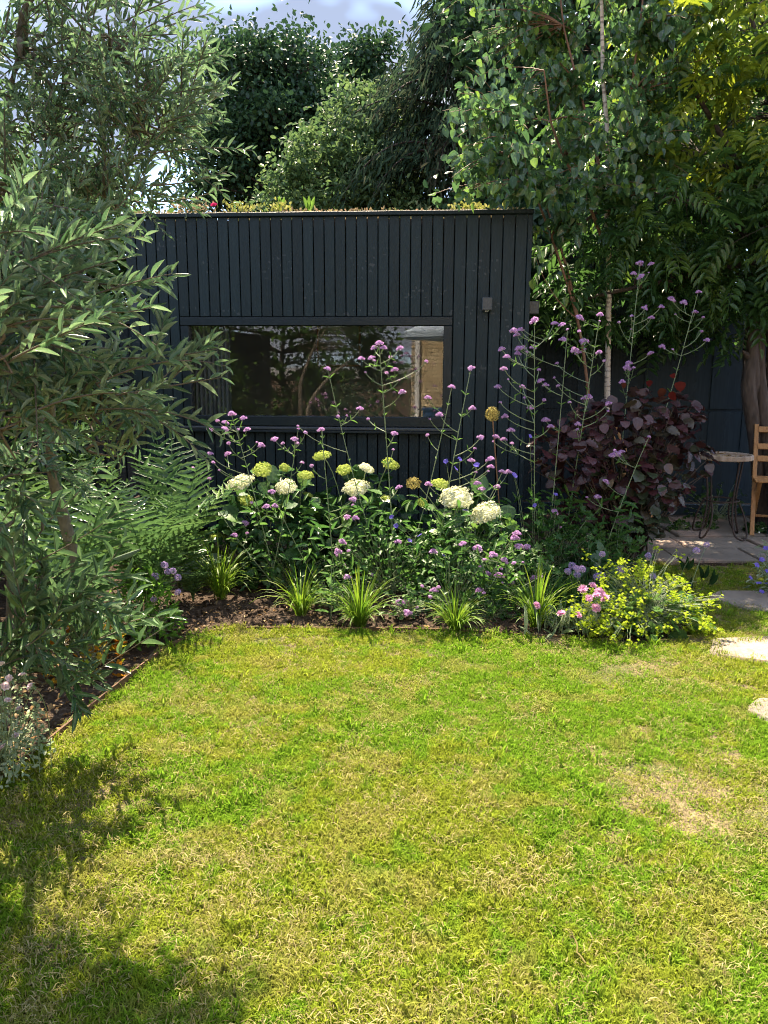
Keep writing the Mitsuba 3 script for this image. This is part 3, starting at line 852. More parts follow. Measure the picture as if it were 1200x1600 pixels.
V = np.vstack([[(0.55, -1.8, 2.62)], np.c_[0.55 + 0.8 * np.cos(c8), -1.8 + 0.8 * np.sin(c8), 0 * c8 + 2.36], np.c_[0.55 + 1.55 * np.cos(c8), -1.8 + 1.55 * np.sin(c8), 0 * c8 + 2.03], np.c_[0.55 + 1.56 * np.cos(c8), -1.8 + 1.56 * np.sin(c8), 0 * c8 + 1.93]])
F = [(0, 1 + a, 1 + (a + 1) % 8) for a in range(8)] + [t for o in (1, 9) for a in range(8) for t in ((o + a, o + 8 + a, o + 8 + (a + 1) % 8), (o + a, o + 8 + (a + 1) % 8, o + (a + 1) % 8))]
put(f'{um}__canopy', (V, np.array(F)), 'canvas_material')
put(f'{um}__pole', tube([(0.55, -1.8, 0.0), (0.55, -1.8, 2.60)], 0.022, 8), 'white_paint_material', smooth=40)
put(f'{um}__base', trimesh.creation.cylinder(0.26, 0.06, sections=24, transform=trimesh.transformations.translation_matrix((0.55, -1.8, 0.045))), 'grey_metal_material', smooth=30)
pl = thing('planter', 'blue painted planter mirrored in the lower right corner of the window', 'planter')
put(f'{pl}__box', box((0.6, 0.4, 0.55), (-0.35, -2.9, 0.29), 0.01), 'blue_paint_material')
put(f'{pl}__rim', box((0.66, 0.46, 0.05), (-0.35, -2.9, 0.592), 0.01), 'blue_paint_material')


# ================================================================== trees and climbers
def limbs(parent, part, polys, bsdf, radii, sides=6):
    put(f'{parent}__{part}', join([tube(p, r, sides) for p, r in zip(polys, radii)]), bsdf, smooth=True)


def tree(key, bsdf, trunk, r0, ells, per, sigma, size, tpls, bark='bark_material', aspect=0.6, droop=0.35, n_own=0, shell=0.45, hue_fn=None, branch_r=0.02, min_px=11, flat=0.8):
    """Trunk as a tapered polyline, a branch to each leaf clump, clumps scattered in the lobes of the crown."""
    trunk = np.asarray(trunk, float)
    t = np.linspace(0, 1, len(trunk))
    put(f'{key}__trunk', tube(trunk, r0 * (1 - 0.75 * t), 10), bark, smooth=True)
    L = Leaves()
    polys, rad = [], []
    for c, r, n in ells:
        C, D = in_ell(c, r, n, shell)
        for p in C:
            d2 = ((trunk - p) ** 2).sum(1) + 0.6 * np.maximum(0, trunk[:, 2] - p[2] + 0.2) ** 2 * 4
            q = trunk[np.argmin(d2)]
            mid = (p + q) / 2 + [0, 0, 0.12 * np.linalg.norm(p - q)] + rng.normal(0, 0.06, 3) * np.linalg.norm(p - q)
            polys.append(bez(q, mid, p, 6))
            rad.append(np.linspace(branch_r, branch_r * 0.22, 6))
        k = n * per
        sg = np.asarray(sigma) * rng.uniform(0.7, 1.25, (n, 1))
        pos = np.repeat(C, per, 0) + rng.normal(0, 1, (k, 3)) * np.repeat(sg, per, 0) * [1, 1, flat]
        d = unit(rnd_dir(k) + [0, 0, -droop] + 0.5 * np.repeat(D, per, 0))
        nr = unit(rng.normal(0, 0.65, (k, 3)) + [0, 0, 1.0])
        s = size * rng.uniform(0.65, 1.25, k)
        h = hue(k) if hue_fn is None else hue_fn(pos)
        L.add(tpls, pos, d, nr, s, s * aspect * rng.uniform(0.85, 1.15, k), h)
    limbs(key, 'branches', polys, bark, rad, 4)
    labels[f'{key}__branches'] = {'kind': 'stuff'}
    L.emit(key, bsdf, n_own, min_px=min_px)


def E(px, py, Y, rx, rz, ry, n):
    """A crown lobe surveyed at a sight line: its middle, its half sizes in metres, its number of clumps."""
    return at(px, py, Y), (rx, ry, rz), n


# far trees
k = thing('oak_tree', 'tall dark broadleaf tree behind the garden room, left of the patch of sky', 'tree')
b = at(425, 330, 19)
tree(k, 'oak_leaf_material', wavy((b[0], 19, 0), at(430, 150, 19), 14, 0.3), 0.28,
     [E(385, 128, 19, 0.85, 1.00, 1.3, 54), E(478, 132, 19.3, 0.62, 0.98, 1.2, 44), E(440, 220, 18.6, 1.5, 1.0, 1.3, 75), E(370, 250, 18.8, 1.1, 1.0, 1.3, 55), E(480, 300, 19, 1.5, 1.0, 1.3, 65), E(360, 340, 19, 1.2, 1.0, 1.2, 40)], 100, 0.25, 0.115, OVAL, droop=0.2, aspect=0.7, branch_r=0.05)
k = thing('ash_tree', 'lighter green bushy tree rising behind the middle of the roof', 'tree')
tree(k, 'ash_leaf_material', wavy((at(545, 330, 13.5)[0], 13.5, 0), at(560, 170, 13.5), 12, 0.15), 0.12,
     [E(545, 190, 13.4, 0.42, 0.40, 0.5, 17), E(610, 220, 13.3, 0.45, 0.50, 0.6, 20), E(500, 235, 13.2, 0.40, 0.30, 0.6, 15), E(570, 265, 13.0, 0.50, 0.35, 0.6, 20), E(460, 290, 13, 0.40, 0.25, 0.6, 13), E(520, 315, 13, 0.6, 0.35, 0.7, 22), E(610, 320, 13, 0.6, 0.45, 0.7, 22), E(430, 322, 12.8, 0.35, 0.2, 0.5, 10), E(560, 140, 13.7, 0.25, 0.35, 0.4, 7), E(640, 290, 13.2, 0.4, 0.5, 0.5, 14)], 75, 0.15, 0.095, OVAL, droop=0.1, aspect=0.55, branch_r=0.02)
k = thing('leafy_tree', 'small tree top poking up between the dark broadleaf tree and the conifer', 'tree')
tree(k, 'oak_leaf_material', wavy((at(560, 330, 22)[0], 22, 0), at(565, 95, 22), 12, 0.2), 0.15,
     [E(560, 110, 22, 0.8, 0.7, 0.8, 30), E(590, 100, 22.3, 0.9, 0.55, 0.8, 30), E(550, 160, 22, 1.2, 0.9, 0.8, 40)], 55, 0.22, 0.14, OVAL, aspect=0.6, branch_r=0.03)

# conifer: long arching limbs hung with drooping sprays
k = thing('conifer_tree', 'big dark conifer with drooping sprays right of the patch of sky', 'tree')
tb = np.array([at(745, 330, 13.0)[0], 13.0, 0])
tp = tb + [0.0, 0.2, 11.5]
tk = wavy(tb, tp, 16, 0.08)
put(f'{k}__trunk', tube(tk, np.linspace(0.26, 0.05, 16), 10), 'bark_material', smooth=True)
L, polys, rad = Leaves(), [], []
for j in range(300):
    z = rng.uniform(1.2, 9.5)
    az = rng.uniform(0, 2 * math.pi)
    ln = max(0.5, 2.6 - 0.52 * max(0.0, z - 3.9)) * rng.uniform(0.55, 1.05)
    q = np.array([np.interp(z, tk[:, 2], tk[:, 0]), np.interp(z, tk[:, 2], tk[:, 1]), z])
    o = np.array([math.cos(az), math.sin(az), 0])
    p = bez(q, q + o * ln * 0.6 + [0, 0, 0.55], q + o * ln + [0, 0, rng.uniform(-0.9, 0.15)], 9)
    polys.append(p); rad.append(np.linspace(0.030, 0.006, 9))
    m = 150
    t = rng.uniform(0.22, 1.0, m)
    c = np.stack([np.interp(t, np.linspace(0, 1, 9), p[:, a]) for a in range(3)], 1) + rng.normal(0, 0.10, (m, 3))
    d = unit(o * rng.uniform(0.1, 0.9, (m, 1)) + rng.normal(0, 0.3, (m, 3)) + [0, 0, -0.9])
    s = rng.uniform(0.10, 0.24, m)
    L.add(OVAL[:1], c, d, rng.normal(0, 1, (m, 3)), s, s * 0.15, hue(m, 0, 0.8) if rng.random() > 0.05 else hue(m, 0.8, 1))
limbs(k, 'branches', polys, 'bark_material', rad, 4)
labels[f'{k}__branches'] = {'kind': 'stuff'}
L.emit(k, 'conifer_leaf_material')

k = thing('backdrop_tree', 'deep green tree filling the gap behind the birch and the wisteria', 'tree')
tree(k, 'oak_leaf_material', wavy((3.6, 11.5, 0), (3.4, 11.5, 6.5), 12, 0.15), 0.2,
     [E(900, 60, 11.5, 1.7, 1.5, 1.0, 70), E(1050, 120, 11.8, 1.9, 2.0, 1.0, 90), E(1180, 60, 11.6, 1.6, 2.0, 1.0, 70), E(900, 300, 11.0, 1.6, 1.3, 0.9, 70), E(1080, 330, 11.2, 1.8, 1.3, 0.9, 80), E(860, 450, 9.8, 1.2, 1.0, 0.6, 46)], 60, 0.27, 0.15, OVAL, aspect=0.6, branch_r=0.04)
k = thing('neighbour_tree', 'shaded green tree seen through the olive at the far left', 'tree')
tree(k, 'hedge_leaf_material', wavy((-4.6, 9.5, 0), (-4.4, 9.5, 2.9), 10, 0.1), 0.12,
     [E(60, 380, 9.5, 1.3, 0.8, 0.8, 60), E(190, 400, 9.8, 0.6, 0.6, 0.7, 30), E(-40, 330, 9.2, 1.0, 1.0, 0.8, 40), E(90, 500, 9.4, 1.4, 1.0, 0.7, 60)], 55, 0.2, 0.10, OVAL, branch_r=0.02)
k = thing('climber', 'leafy climber covering the left fence behind the olive', 'climber')
tree(k, 'hedge_leaf_material', wavy((-2.66, 5.0, 0), (-2.64, 5.0, 1.8), 8, 0.03), 0.03,
     [((-2.55, 4.2, 1.1), (0.14, 1.3, 0.75), 70), ((-2.5, 5.6, 0.9), (0.16, 0.9, 0.7), 50), ((-2.5, 3.2, 0.7), (0.14, 0.7, 0.6), 36)], 45, 0.13, 0.065, OVAL, branch_r=0.008)
# mirrored in the window from behind the camera
k = thing('garden_hedge', 'tall hedge behind the camera mirrored darkly in the window', 'hedge')
tree(k, 'hedge_leaf_material', wavy((-4.0, -4.5, 0), (-4.0, -4.5, 2.4), 8, 0.1), 0.1,
     [((-2.4, -4.6, 1.3), (1.0, 0.7, 1.5), 60), ((-4.6, -4.2, 1.6), (1.6, 0.7, 1.8), 90), ((-7.0, -3.5, 1.6), (1.4, 0.7, 1.8), 60)], 40, 0.24, 0.12, OVAL, branch_r=0.02)

# birch: white main stem, thinner reddish side stems, glossy drooping leaves
k = thing('birch_tree', 'slim white-stemmed birch with drooping glossy leaves right of the garden room', 'tree')
Yb = 6.65
st = [np.vstack([at(948, 720, Yb) * [1, 1, 0] + [0, 0, -0.05], at(949, 600, Yb), at(951, 470, Yb), at(951, 400, Yb), at(947, 330, Yb), at(950, 220, Yb), at(942, 120, Yb), at(940, 0, Yb), at(935, -160, Yb)])]
put(f'{k}__trunk', tube(st[0], np.linspace(0.027, 0.012, 9), 10), 'birch_bark_material', smooth=True)
side = [np.vstack([at(930, 760, 6.5) * [1, 1, 0], at(918, 590, 6.5), at(903, 500, 6.45), at(885, 440, 6.4), at(862, 370, 6.35), at(835, 300, 6.3), at(815, 240, 6.25), at(800, 190, 6.2)]),
        np.vstack([at(903, 500, 6.45), at(888, 430, 6.5), at(880, 400, 6.5), at(860, 340, 6.5), at(842, 290, 6.5)]),
        np.vstack([at(951, 400, Yb), at(915, 305, 6.5), at(880, 245, 6.4), at(860, 190, 6.3), at(850, 110, 6.2)]),
        np.vstack([at(949, 340, Yb), at(975, 240, 6.6), at(985, 150, 6.6), at(1000, 40, 6.6), at(1010, -60, 6.6)]),
        np.vstack([at(950, 330, Yb), at(930, 230, 6.7), at(905, 140, 6.8), at(880, 40, 6.8), at(870, -60, 6.8)])]
for q in side:
    t0 = np.linspace(0, 1, len(q)); t1 = np.linspace(0, 1, 16)
    q2 = np.stack([np.interp(t1, t0, q[:, a]) for a in range(3)], 1)
    put(f'{k}__stem', tube(q2, np.linspace(0.016, 0.005, 16), 7), 'red_stem_material' if q[0][2] > 0.1 or True else '', smooth=True)
wood = np.vstack([st[0][3:]] + side)
L, polys, rad = Leaves(), [], []
lob = [E(815, 120, 7.0, 0.66, 0.66, 0.5, 68), E(930, 60, 7.0, 0.80, 0.80, 0.55, 92), E(1040, 130, 6.5, 0.50, 0.60, 0.45, 46), E(840, 250, 6.0, 0.72, 0.34, 0.5, 56), E(740, 190, 6.0, 0.26, 0.42, 0.35, 20), E(980, 230, 6.3, 0.55, 0.40, 0.45, 50),
       E(780, 290, 5.9, 0.55, 0.12, 0.3, 18), E(880, 340, 6.2, 0.22, 0.25, 0.25, 16), E(790, 20, 7.1, 0.60, 0.42, 0.4, 34), E(950, -120, 7.3, 0.9, 0.4, 0.5, 36)]
for c, r, n in lob:
    C, D = in_ell(c, r, n, 0.0)
    for p in C:
        q = wood[np.argmin(((wood - p) ** 2).sum(1) + 1.2 * np.maximum(0, wood[:, 2] - p[2]) ** 2)]
        tw = bez(q, (p + q) / 2 + [0, 0, 0.15 * np.linalg.norm(p - q)], p + [0, 0, -0.03], 8)
        polys.append(tw); rad.append(np.linspace(0.0045, 0.0014, 8))
        m = int(rng.integers(8, 15))
        t = rng.uniform(0.35, 1.0, m)
        c0 = np.stack([np.interp(t, np.linspace(0, 1, 8), tw[:, a]) for a in range(3)], 1) + rng.normal(0, 0.035, (m, 3))
        d = unit(rng.normal(0, 0.55, (m, 3)) + [0, 0, -0.75])
        nr = unit(rng.normal(0, 0.7, (m, 3)) + [0, -0.30, 0.75])
        s = rng.uniform(0.058, 0.100, m)
        L.add(HEART, c0, d, nr, s, s * rng.uniform(0.62, 0.78, m), hue(m, 0, 1, 2.0))
# a low side shoot beside the garden room
tw = bez(at(905, 500, 6.3), at(860, 470, 6.2), at(838, 405, 6.1), 10)
polys.append(tw); rad.append(np.linspace(0.006, 0.002, 10))
for px, py in ((833, 390), (845, 398), (852, 412), (840, 420), (832, 442), (858, 435), (870, 455), (880, 470)):
    L.add(HEART, at(px, py - 6, 6.1)[None], unit(rng.normal(0, 0.4, (1, 3)) + [0, 0, -0.8]), rng.normal(0, 0.5, (1, 3)) + [0, -0.8, 0.4], 0.085, 0.058, rng.uniform(0.5, 1))
limbs(k, 'twigs', polys, 'red_stem_material', rad, 4)
labels[f'{k}__twigs'] = {'kind': 'stuff'}
L.emit(k, 'birch_leaf_material', 280, min_px=10)

# wisteria: twisted trunk by the fence, pinnate leaves
k = thing('wisteria', 'old wisteria with thick twisted trunk and feathery leaves hanging over the fence', 'wisteria')
Yw = 6.75
trunks = [[(1205, 830), (1192, 720), (1180, 640), (1172, 560), (1175, 500), (1186, 455), (1205, 400), (1230, 330)], [(1196, 830), (1180, 690), (1168, 600), (1178, 520), (1196, 470), (1215, 420)], [(1215, 830), (1205, 720), (1190, 620), (1184, 540), (1200, 480), (1240, 420)], [(1225, 830), (1212, 700), (1205, 600), (1208, 520), (1190, 455), (1200, 380), (1190, 300)]]
for j, tr in enumerate(trunks):
    q = np.vstack([at(a, b_, Yw + 0.07 * math.sin(j * 2 + 1.1 * i_)) for i_, (a, b_) in enumerate(tr)])
    q[0, 2] = -0.05
    t0 = np.linspace(0, 1, len(q)); t1 = np.linspace(0, 1, 26)
    q2 = np.stack([np.interp(t1, t0, q[:, a]) for a in range(3)], 1)
    q2[1:-1] = (q2[:-2] + 2 * q2[1:-1] + q2[2:]) / 4
    put(f'{k}__trunk', tube(q2, np.linspace(0.075, 0.04, 26) * (1 + 0.10 * np.sin(t1 * 19 + j)) * (0.9 if j else 1.0), 10), 'bark_material', smooth=True)
put(f'{k}__spur', tube(np.vstack([at(1176, 560, Yw - 0.03), at(1168, 556, Yw - 0.07), at(1160, 548, Yw - 0.1)]), [0.05, 0.032, 0.006], 8), 'bark_material', smooth=True)
arms = [[(1205, 400), (1120, 330), (1020, 300), (930, 330), (860, 400)], [(1205, 380), (1150, 250), (1090, 150), (1040, 60)], [(1215, 400), (1130, 420), (1040, 440), (940, 460), (870, 480)], [(1230, 330), (1210, 180), (1180, 50), (1150, -60)], [(1200, 300), (1100, 240), (1000, 240)]]
wd = []
for tr in arms:
    q = np.vstack([at(a, b_, Yw - 0.1 + 0.12 * math.sin(i_ * 2.1)) for i_, (a, b_) in enumerate(tr)])
    t0 = np.linspace(0, 1, len(q)); t1 = np.linspace(0, 1, 22)
    q2 = np.stack([np.interp(t1, t0, q[:, a]) for a in range(3)], 1)
    q2[1:-1] = (q2[:-2] + 2 * q2[1:-1] + q2[2:]) / 4
    wd.append(q2)
    put(f'{k}__arm', tube(q2, np.linspace(0.032, 0.010, 22), 7), 'bark_material', smooth=True)
wd = np.vstack(wd)


def pinnate(n_pairs, seed):
    """One compound leaf along +x, 1 long, bending down at its tip."""
    L_ = Leaves()
    t = np.linspace(0.22, 1.0, n_pairs)
    z = -0.30 * t * t
    for a, zz in zip(t, z):
        for s_ in (-1, 1):
            if a == 1.0 and s_ > 0:
                continue
            d = np.array([0.45 if a < 1 else 1.0, s_ * (1.0 if a < 1 else 0.0), -0.35])
            ll = 0.30 * (0.75 + 0.5 * math.sin(math.pi * a * 0.9))
            L_.add(OVAL, np.array([[a, 0, zz]]), d[None] + rng.normal(0, 0.08, (1, 3)), np.array([[0.1, s_ * 0.2, 1.0]]), ll, ll * 0.36, 0.5)
    M, _ = L_.arrays()
    vs = []
    for k_ in range(len(M)):
        v, f, uv = L_.tp[k_][0][L_.tp[k_][1]]
        vs.append((v @ M[k_, :3, :3].T + M[k_, :3, 3], f))
    vs.append(tube(np.c_[t, 0 * t, z], 0.008, 4, False))
    v, f = join(vs)
    return v, f, np.full((len(v), 2), 0.5)


PINNATE = [[pinnate(6, s_)] for s_ in range(4)]
L, polys, rad = Leaves(), [], []
lob = [(E(1080, 330, 6.6, 0.75, 0.42, 0.45, 150), 0, .6), (E(1150, 180, 6.7, 0.55, 0.6, 0.5, 130), .3, 1), (E(1100, 60, 6.8, 0.5, 0.45, 0.5, 90), .45, 1), (E(1190, 40, 6.4, 0.35, 0.5, 0.4, 70), .5, 1), (E(1180, 370, 6.4, 0.4, 0.5, 0.4, 70), 0, .6),
       (E(960, 410, 6.7, 0.55, 0.32, 0.35, 70), 0, .45), (E(1100, 455, 6.8, 0.65, 0.20, 0.35, 90), 0, .4), (E(890, 480, 6.9, 0.3, 0.25, 0.25, 40), 0, .35), (E(1010, 500, 7.0, 0.6, 0.12, 0.2, 34), 0, .3), (E(1150, 470, 6.6, 0.18, 0.3, 0.2, 24), 0, .4), (E(1000, 300, 6.9, 0.4, 0.5, 0.4, 60), 0, .6), (E(1000, 190, 7.7, 0.75, 0.6, 0.5, 90), 0, .7), (E(1140, 230, 7.9, 0.85, 0.75, 0.5, 120), .1, .8), (E(1290, 180, 7.6, 0.8, 0.9, 0.6, 90), .1, .8), (E(1080, 60, 8.6, 0.9, 0.7, 0.5, 90), .3, 1), (E(1260, 260, 6.2, 0.5, 0.8, 0.8, 90), .1, .8), (E(1330, 330, 5.6, 0.5, 0.5, 0.7, 60), .1, .8)]
for (c, r, n), h0, h1 in lob:
    C, D = in_ell(c, r, n, 0.1)
    for p in C[::3]:
        q = wd[np.argmin(((wd - p) ** 2).sum(1))]
        polys.append(bez(q, (p + q) / 2 + [0, 0, 0.1], p, 6)); rad.append(np.linspace(0.005, 0.0018, 6))
    d = unit(D * [1, 1, 0.3] + rng.normal(0, 0.4, (n, 3)) + [0, -0.25, -0.15])
    s = rng.uniform(0.18, 0.34, n)
    for j in range(n):
        L.add(PINNATE[j % 4], C[j:j + 1], d[j:j + 1], rng.normal(0, 0.3, (1, 3)) + [0, 0, 1], s[j], s[j] * 2 * rng.uniform(0.85, 1.1), h0 + (h1 - h0) * rng.random())
limbs(k, 'twigs', polys, 'bark_material', rad, 4)
labels[f'{k}__twigs'] = {'kind': 'stuff'}
L.emit(k, 'wisteria_leaf_material', 280, min_px=14)


# ================================================================== olives
def olive(key, trunk, ells, heroes, leaf, bsdf, n_own, pairs=(8, 13), shoot=(0.20, 0.40), out=(0.5, -0.2, 0.35), tr=0.034, hz=(0, 1)):
    q2 = np.asarray(trunk, float)
    t0 = np.linspace(0, 1, len(q2)); t1 = np.linspace(0, 1, 18)
    q2 = np.stack([np.interp(t1, t0, q2[:, a]) for a in range(3)], 1)
    q2[1:-1] = (q2[:-2] + 2 * q2[1:-1] + q2[2:]) / 4
    put(f'{key}__trunk', tube(q2, np.linspace(tr, tr * 0.45, 18), 10), 'olive_bark_material', smooth=True)
    L, shoots, limb = Leaves(), [], []
    for c, r, n in ells:
        C, D = in_ell(c, r, n, 0.0)
        q = q2[np.argmin(((q2 - c) ** 2).sum(1))]
        hub = np.asarray(c) - np.asarray(out) * 0.15
        limb.append(bez(q, (q + hub) / 2 + rng.normal(0, 0.05, 3), hub, 10))
        for j in range(n):
            d = unit(D[j] * 0.9 + np.asarray(out) + rng.normal(0, 0.35, 3))
            ln = rng.uniform(*shoot)
            p0 = C[j] - d * ln * 0.6
            shoots.append(bez(p0, p0 + d * ln * 0.55, C[j] + d * ln * 0.4 + [0, 0, rng.normal(-0.02, 0.06)], 7))
            if j % 4 == 0:
                limb.append(bez(hub, (hub + p0) / 2 + rng.normal(0, 0.04, 3), p0, 7))
    shoots += heroes
    for s_ in shoots:
        m = int(rng.integers(*pairs))
        seg_ = np.linspace(0, 1, len(s_))
        t = np.linspace(0.08, 1.0, m)
        c = np.stack([np.interp(t, seg_, s_[:, a]) for a in range(3)], 1)
        tan = unit(np.stack([np.interp(t, seg_, np.gradient(s_[:, a])) for a in range(3)], 1))
        a0 = rng.uniform(0, 3.14)
        for sgn in (-1, 1):
            ref = np.array([math.sin(a0), math.cos(a0), 0.4])
            side_ = unit(np.cross(tan, ref)) * sgn
            tw = (np.arange(m) % 2)[:, None]
            side_ = np.where(tw > 0, side_, unit(np.cross(tan, side_)) * 0.7 + side_ * 0.3)
            d = unit(tan * rng.uniform(0.5, 1.1, (m, 1)) + side_ * rng.uniform(0.5, 0.9, (m, 1)) + rng.normal(0, 0.12, (m, 3)) + [0, 0, 0.10])
            nr = unit(rng.normal(0, 0.6, (m, 3)) + [0, 0, 0.9])
            s = rng.uniform(0.75, 1.2, m) * leaf * np.where(t > 0.9, 0.7, 1)
            L.add(OLIVE_LEAF, c, d, nr, s, s * rng.uniform(0.15, 0.215, m), hz[0] + (hz[1] - hz[0]) * rng.random(m) ** 1.2)
    limbs(key, 'shoots', [s_ for s_ in shoots], 'olive_bark_material', [np.linspace(0.0026, 0.0010, len(s_)) for s_ in shoots], 4)
    labels[f'{key}__shoots'] = {'kind': 'stuff'}
    for p in limb[:len(ells)]:
        put(f'{key}__limb', tube(p, np.linspace(0.016, 0.006, len(p)), 7), 'olive_bark_material', smooth=True)
    limbs(key, 'twigs', limb[len(ells):], 'olive_bark_material', [np.linspace(0.006, 0.0026, len(p)) for p in limb[len(ells):]], 5)
    labels[f'{key}__twigs'] = {'kind': 'stuff'}
    L.emit(key, bsdf, n_own, min_px=14)


def shoot(a, m, b, Ya, Yb_):
    return bez(at(*a, Ya), at(*m, (Ya + Yb_) / 2), at(*b, Yb_), 9)


def near_shoot(a, m, b, Ya, Yb_):
    return shoot(a, m, b, Ya * 0.78, Yb_ * 0.78)


def near_lobe(px, py, Y, rx, rz, ry, n):
    return E(px, py, Y * 0.78, rx * 0.78, rz * 0.78, ry * 0.78, n)


hero = [near_shoot((150, 600), (260, 545), (352, 572), 2.5, 2.45), near_shoot((190, 560), (270, 560), (340, 545), 2.55, 2.5), near_shoot((170, 620), (280, 600), (345, 590), 2.5, 2.5), near_shoot((150, 640), (280, 630), (345, 680), 2.5, 2.45), near_shoot((180, 640), (250, 640), (320, 715), 2.55, 2.5),
        near_shoot((120, 470), (200, 440), (268, 428), 2.4, 2.35), near_shoot((130, 440), (190, 450), (255, 440), 2.4, 2.4), near_shoot((90, 470), (170, 500), (235, 480), 2.2, 2.15), near_shoot((60, 480), (150, 470), (245, 540), 2.2, 2.2), near_shoot((40, 410), (130, 370), (225, 370), 2.3, 2.3),
        near_shoot((60, 400), (120, 370), (190, 350), 2.3, 2.3), near_shoot((230, 560), (250, 540), (255, 500), 2.6, 2.6), near_shoot((270, 590), (300, 560), (330, 530), 2.55, 2.55), near_shoot((60, 640), (150, 600), (250, 620), 2.2, 2.2), near_shoot((20, 560), (100, 520), (150, 500), 2.0, 2.0)]
k = thing('olive_tree', 'silvery olive tree reaching in over the left bed in front of the garden room', 'olive tree')
olive(k, [(-1.50, 3.55, -0.05), (-1.42, 3.45, 0.5), (-1.44, 3.3, 0.95), (-1.25, 2.9, 1.3), (-1.05, 2.5, 1.5)],
      [near_lobe(40, 400, 2.5, 0.26, 0.18, 0.40, 32), near_lobe(10, 520, 2.2, 0.24, 0.18, 0.35, 26), near_lobe(90, 560, 2.7, 0.22, 0.16, 0.35, 26), near_lobe(165, 605, 2.7, 0.18, 0.11, 0.30, 17), near_lobe(30, 640, 2.5, 0.22, 0.10, 0.35, 10), near_lobe(190, 665, 2.8, 0.16, 0.06, 0.25, 5), near_lobe(55, 715, 3.0, 0.22, 0.10, 0.25, 12), near_lobe(80, 350, 2.9, 0.26, 0.10, 0.4, 18)],
      hero, 0.056, 'olive_leaf_material', 150, shoot=(0.16, 0.32))
hero = [shoot((200, 60), (290, 30), (335, 20), 2.6, 2.6), shoot((230, 110), (300, 90), (345, 100), 2.6, 2.6), shoot((240, 240), (330, 225), (393, 235), 2.5, 2.45), shoot((250, 150), (310, 150), (362, 135), 2.6, 2.55), shoot((230, 290), (290, 290), (355, 268), 2.5, 2.5), shoot((250, 200), (320, 200), (350, 185), 2.6, 2.6), shoot((180, 40), (260, 0), (330, -25), 2.6, 2.6), shoot((210, 20), (250, -10), (262, -40), 2.6, 2.6)]
k = thing('olive_tree', 'finer-leaved olive crown against the sky at the top left', 'olive tree')
olive(k, [(-1.66, 3.0, -0.05), (-1.62, 2.95, 0.7), (-1.64, 2.9, 1.2), (-1.5, 2.8, 1.6)],
      [E(60, 40, 2.6, 0.32, 0.26, 0.36, 52), E(200, 60, 2.55, 0.25, 0.24, 0.32, 46), E(110, 180, 2.65, 0.34, 0.18, 0.36, 54), E(245, 170, 2.5, 0.20, 0.18, 0.3, 36), E(195, 275, 2.55, 0.25, 0.09, 0.3, 30), E(40, 270, 2.6, 0.3, 0.13, 0.36, 34), E(60, -100, 2.6, 0.36, 0.2, 0.36, 30), E(-60, 100, 2.6, 0.22, 0.36, 0.36, 34)],
      hero, 0.047, 'olive_leaf_material', 60, tr=0.04, hz=(0.1, 1), shoot=(0.16, 0.32))
hero = [shoot((60, 1000), (110, 950), (150, 900), 2.5, 2.4), shoot((130, 1060), (180, 1030), (250, 985), 2.6, 2.5), shoot((80, 1080), (105, 1060), (125, 1110), 2.5, 2.45), shoot((40, 960), (20, 900), (20, 840), 2.2, 2.1), shoot((90, 980), (140, 930), (190, 850), 2.6, 2.6), shoot((50, 880), (120, 850), (185, 800), 2.4, 2.35), shoot((150, 1000), (200, 960), (265, 965), 2.7, 2.6), shoot((40, 1010), (80, 990), (100, 930), 2.3, 2.3)]
k = thing('olive_sapling', 'dark long-leaved olive suckers low in the left bed above the bark mulch', 'olive sapling')
olive(k, [(-1.52, 2.85, -0.05), (-1.45, 2.8, 0.2), (-1.40, 2.75, 0.45), (-1.36, 2.7, 0.65)],
      [E(20, 830, 2.4, 0.18, 0.16, 0.25, 10), E(80, 905, 2.5, 0.20, 0.14, 0.22, 12), E(40, 975, 2.5, 0.18, 0.12, 0.2, 10), E(130, 985, 2.65, 0.16, 0.10, 0.18, 11), E(80, 800, 2.6, 0.16, 0.08, 0.25, 4), E(60, 1030, 2.6, 0.16, 0.07, 0.15, 8)],
      hero, 0.092, 'sucker_leaf_material', 110, pairs=(5, 9), shoot=(0.18, 0.32), out=(0.3, -0.15, 0.45), tr=0.02, hz=(0, 0.8))


# ================================================================== bed plants
def mound(key, bsdf, centre, r, n, size, tpls, aspect=0.7, n_own=0, up=0.9, stalk=True, hl=(0, 1), min_px=12, shell=0.45, out=0.7):
    """Leaves on stalks filling a dome that stands on the ground."""
    L = Leaves()
    d = rnd_dir(n)
    d[:, 2] = np.abs(d[:, 2])
    s = shell + (1 - shell) * rng.random((n, 1)) ** 0.6
    c = np.asarray(centre, float)
    pos = c + d * s * np.asarray(r)
    a = unit(d * [1, 1, 0.2] * out + rng.normal(0, 0.45, (n, 3)) + [0, 0, -0.1])
    nr = unit(d * 0.5 + rng.normal(0, 0.35, (n, 3)) + [0, 0, up])
    z = size * rng.uniform(0.6, 1.2, n)
    L.add(tpls, pos - a * z[:, None] * 0.5, a, nr, z, z * aspect * rng.uniform(0.9, 1.1, n), hl[0] + (hl[1] - hl[0]) * rng.random(n))
    if stalk:
        m = min(n, 70)
        polys = [bez(c + [rng.normal(0, 0.3) * r[0] * 0.4, rng.normal(0, 0.3) * r[1] * 0.4, 0], c * 0.4 + pos[j] * 0.6 + [0, 0, 0.1 * r[2]], pos[j], 6) for j in range(m)]
        limbs(key, 'stems', polys, 'stem_material', [np.linspace(0.0032, 0.0015, 6)] * m, 4)
        labels[f'{key}__stems'] = {'kind': 'stuff'}
    L.emit(key, bsdf, n_own, min_px=min_px)


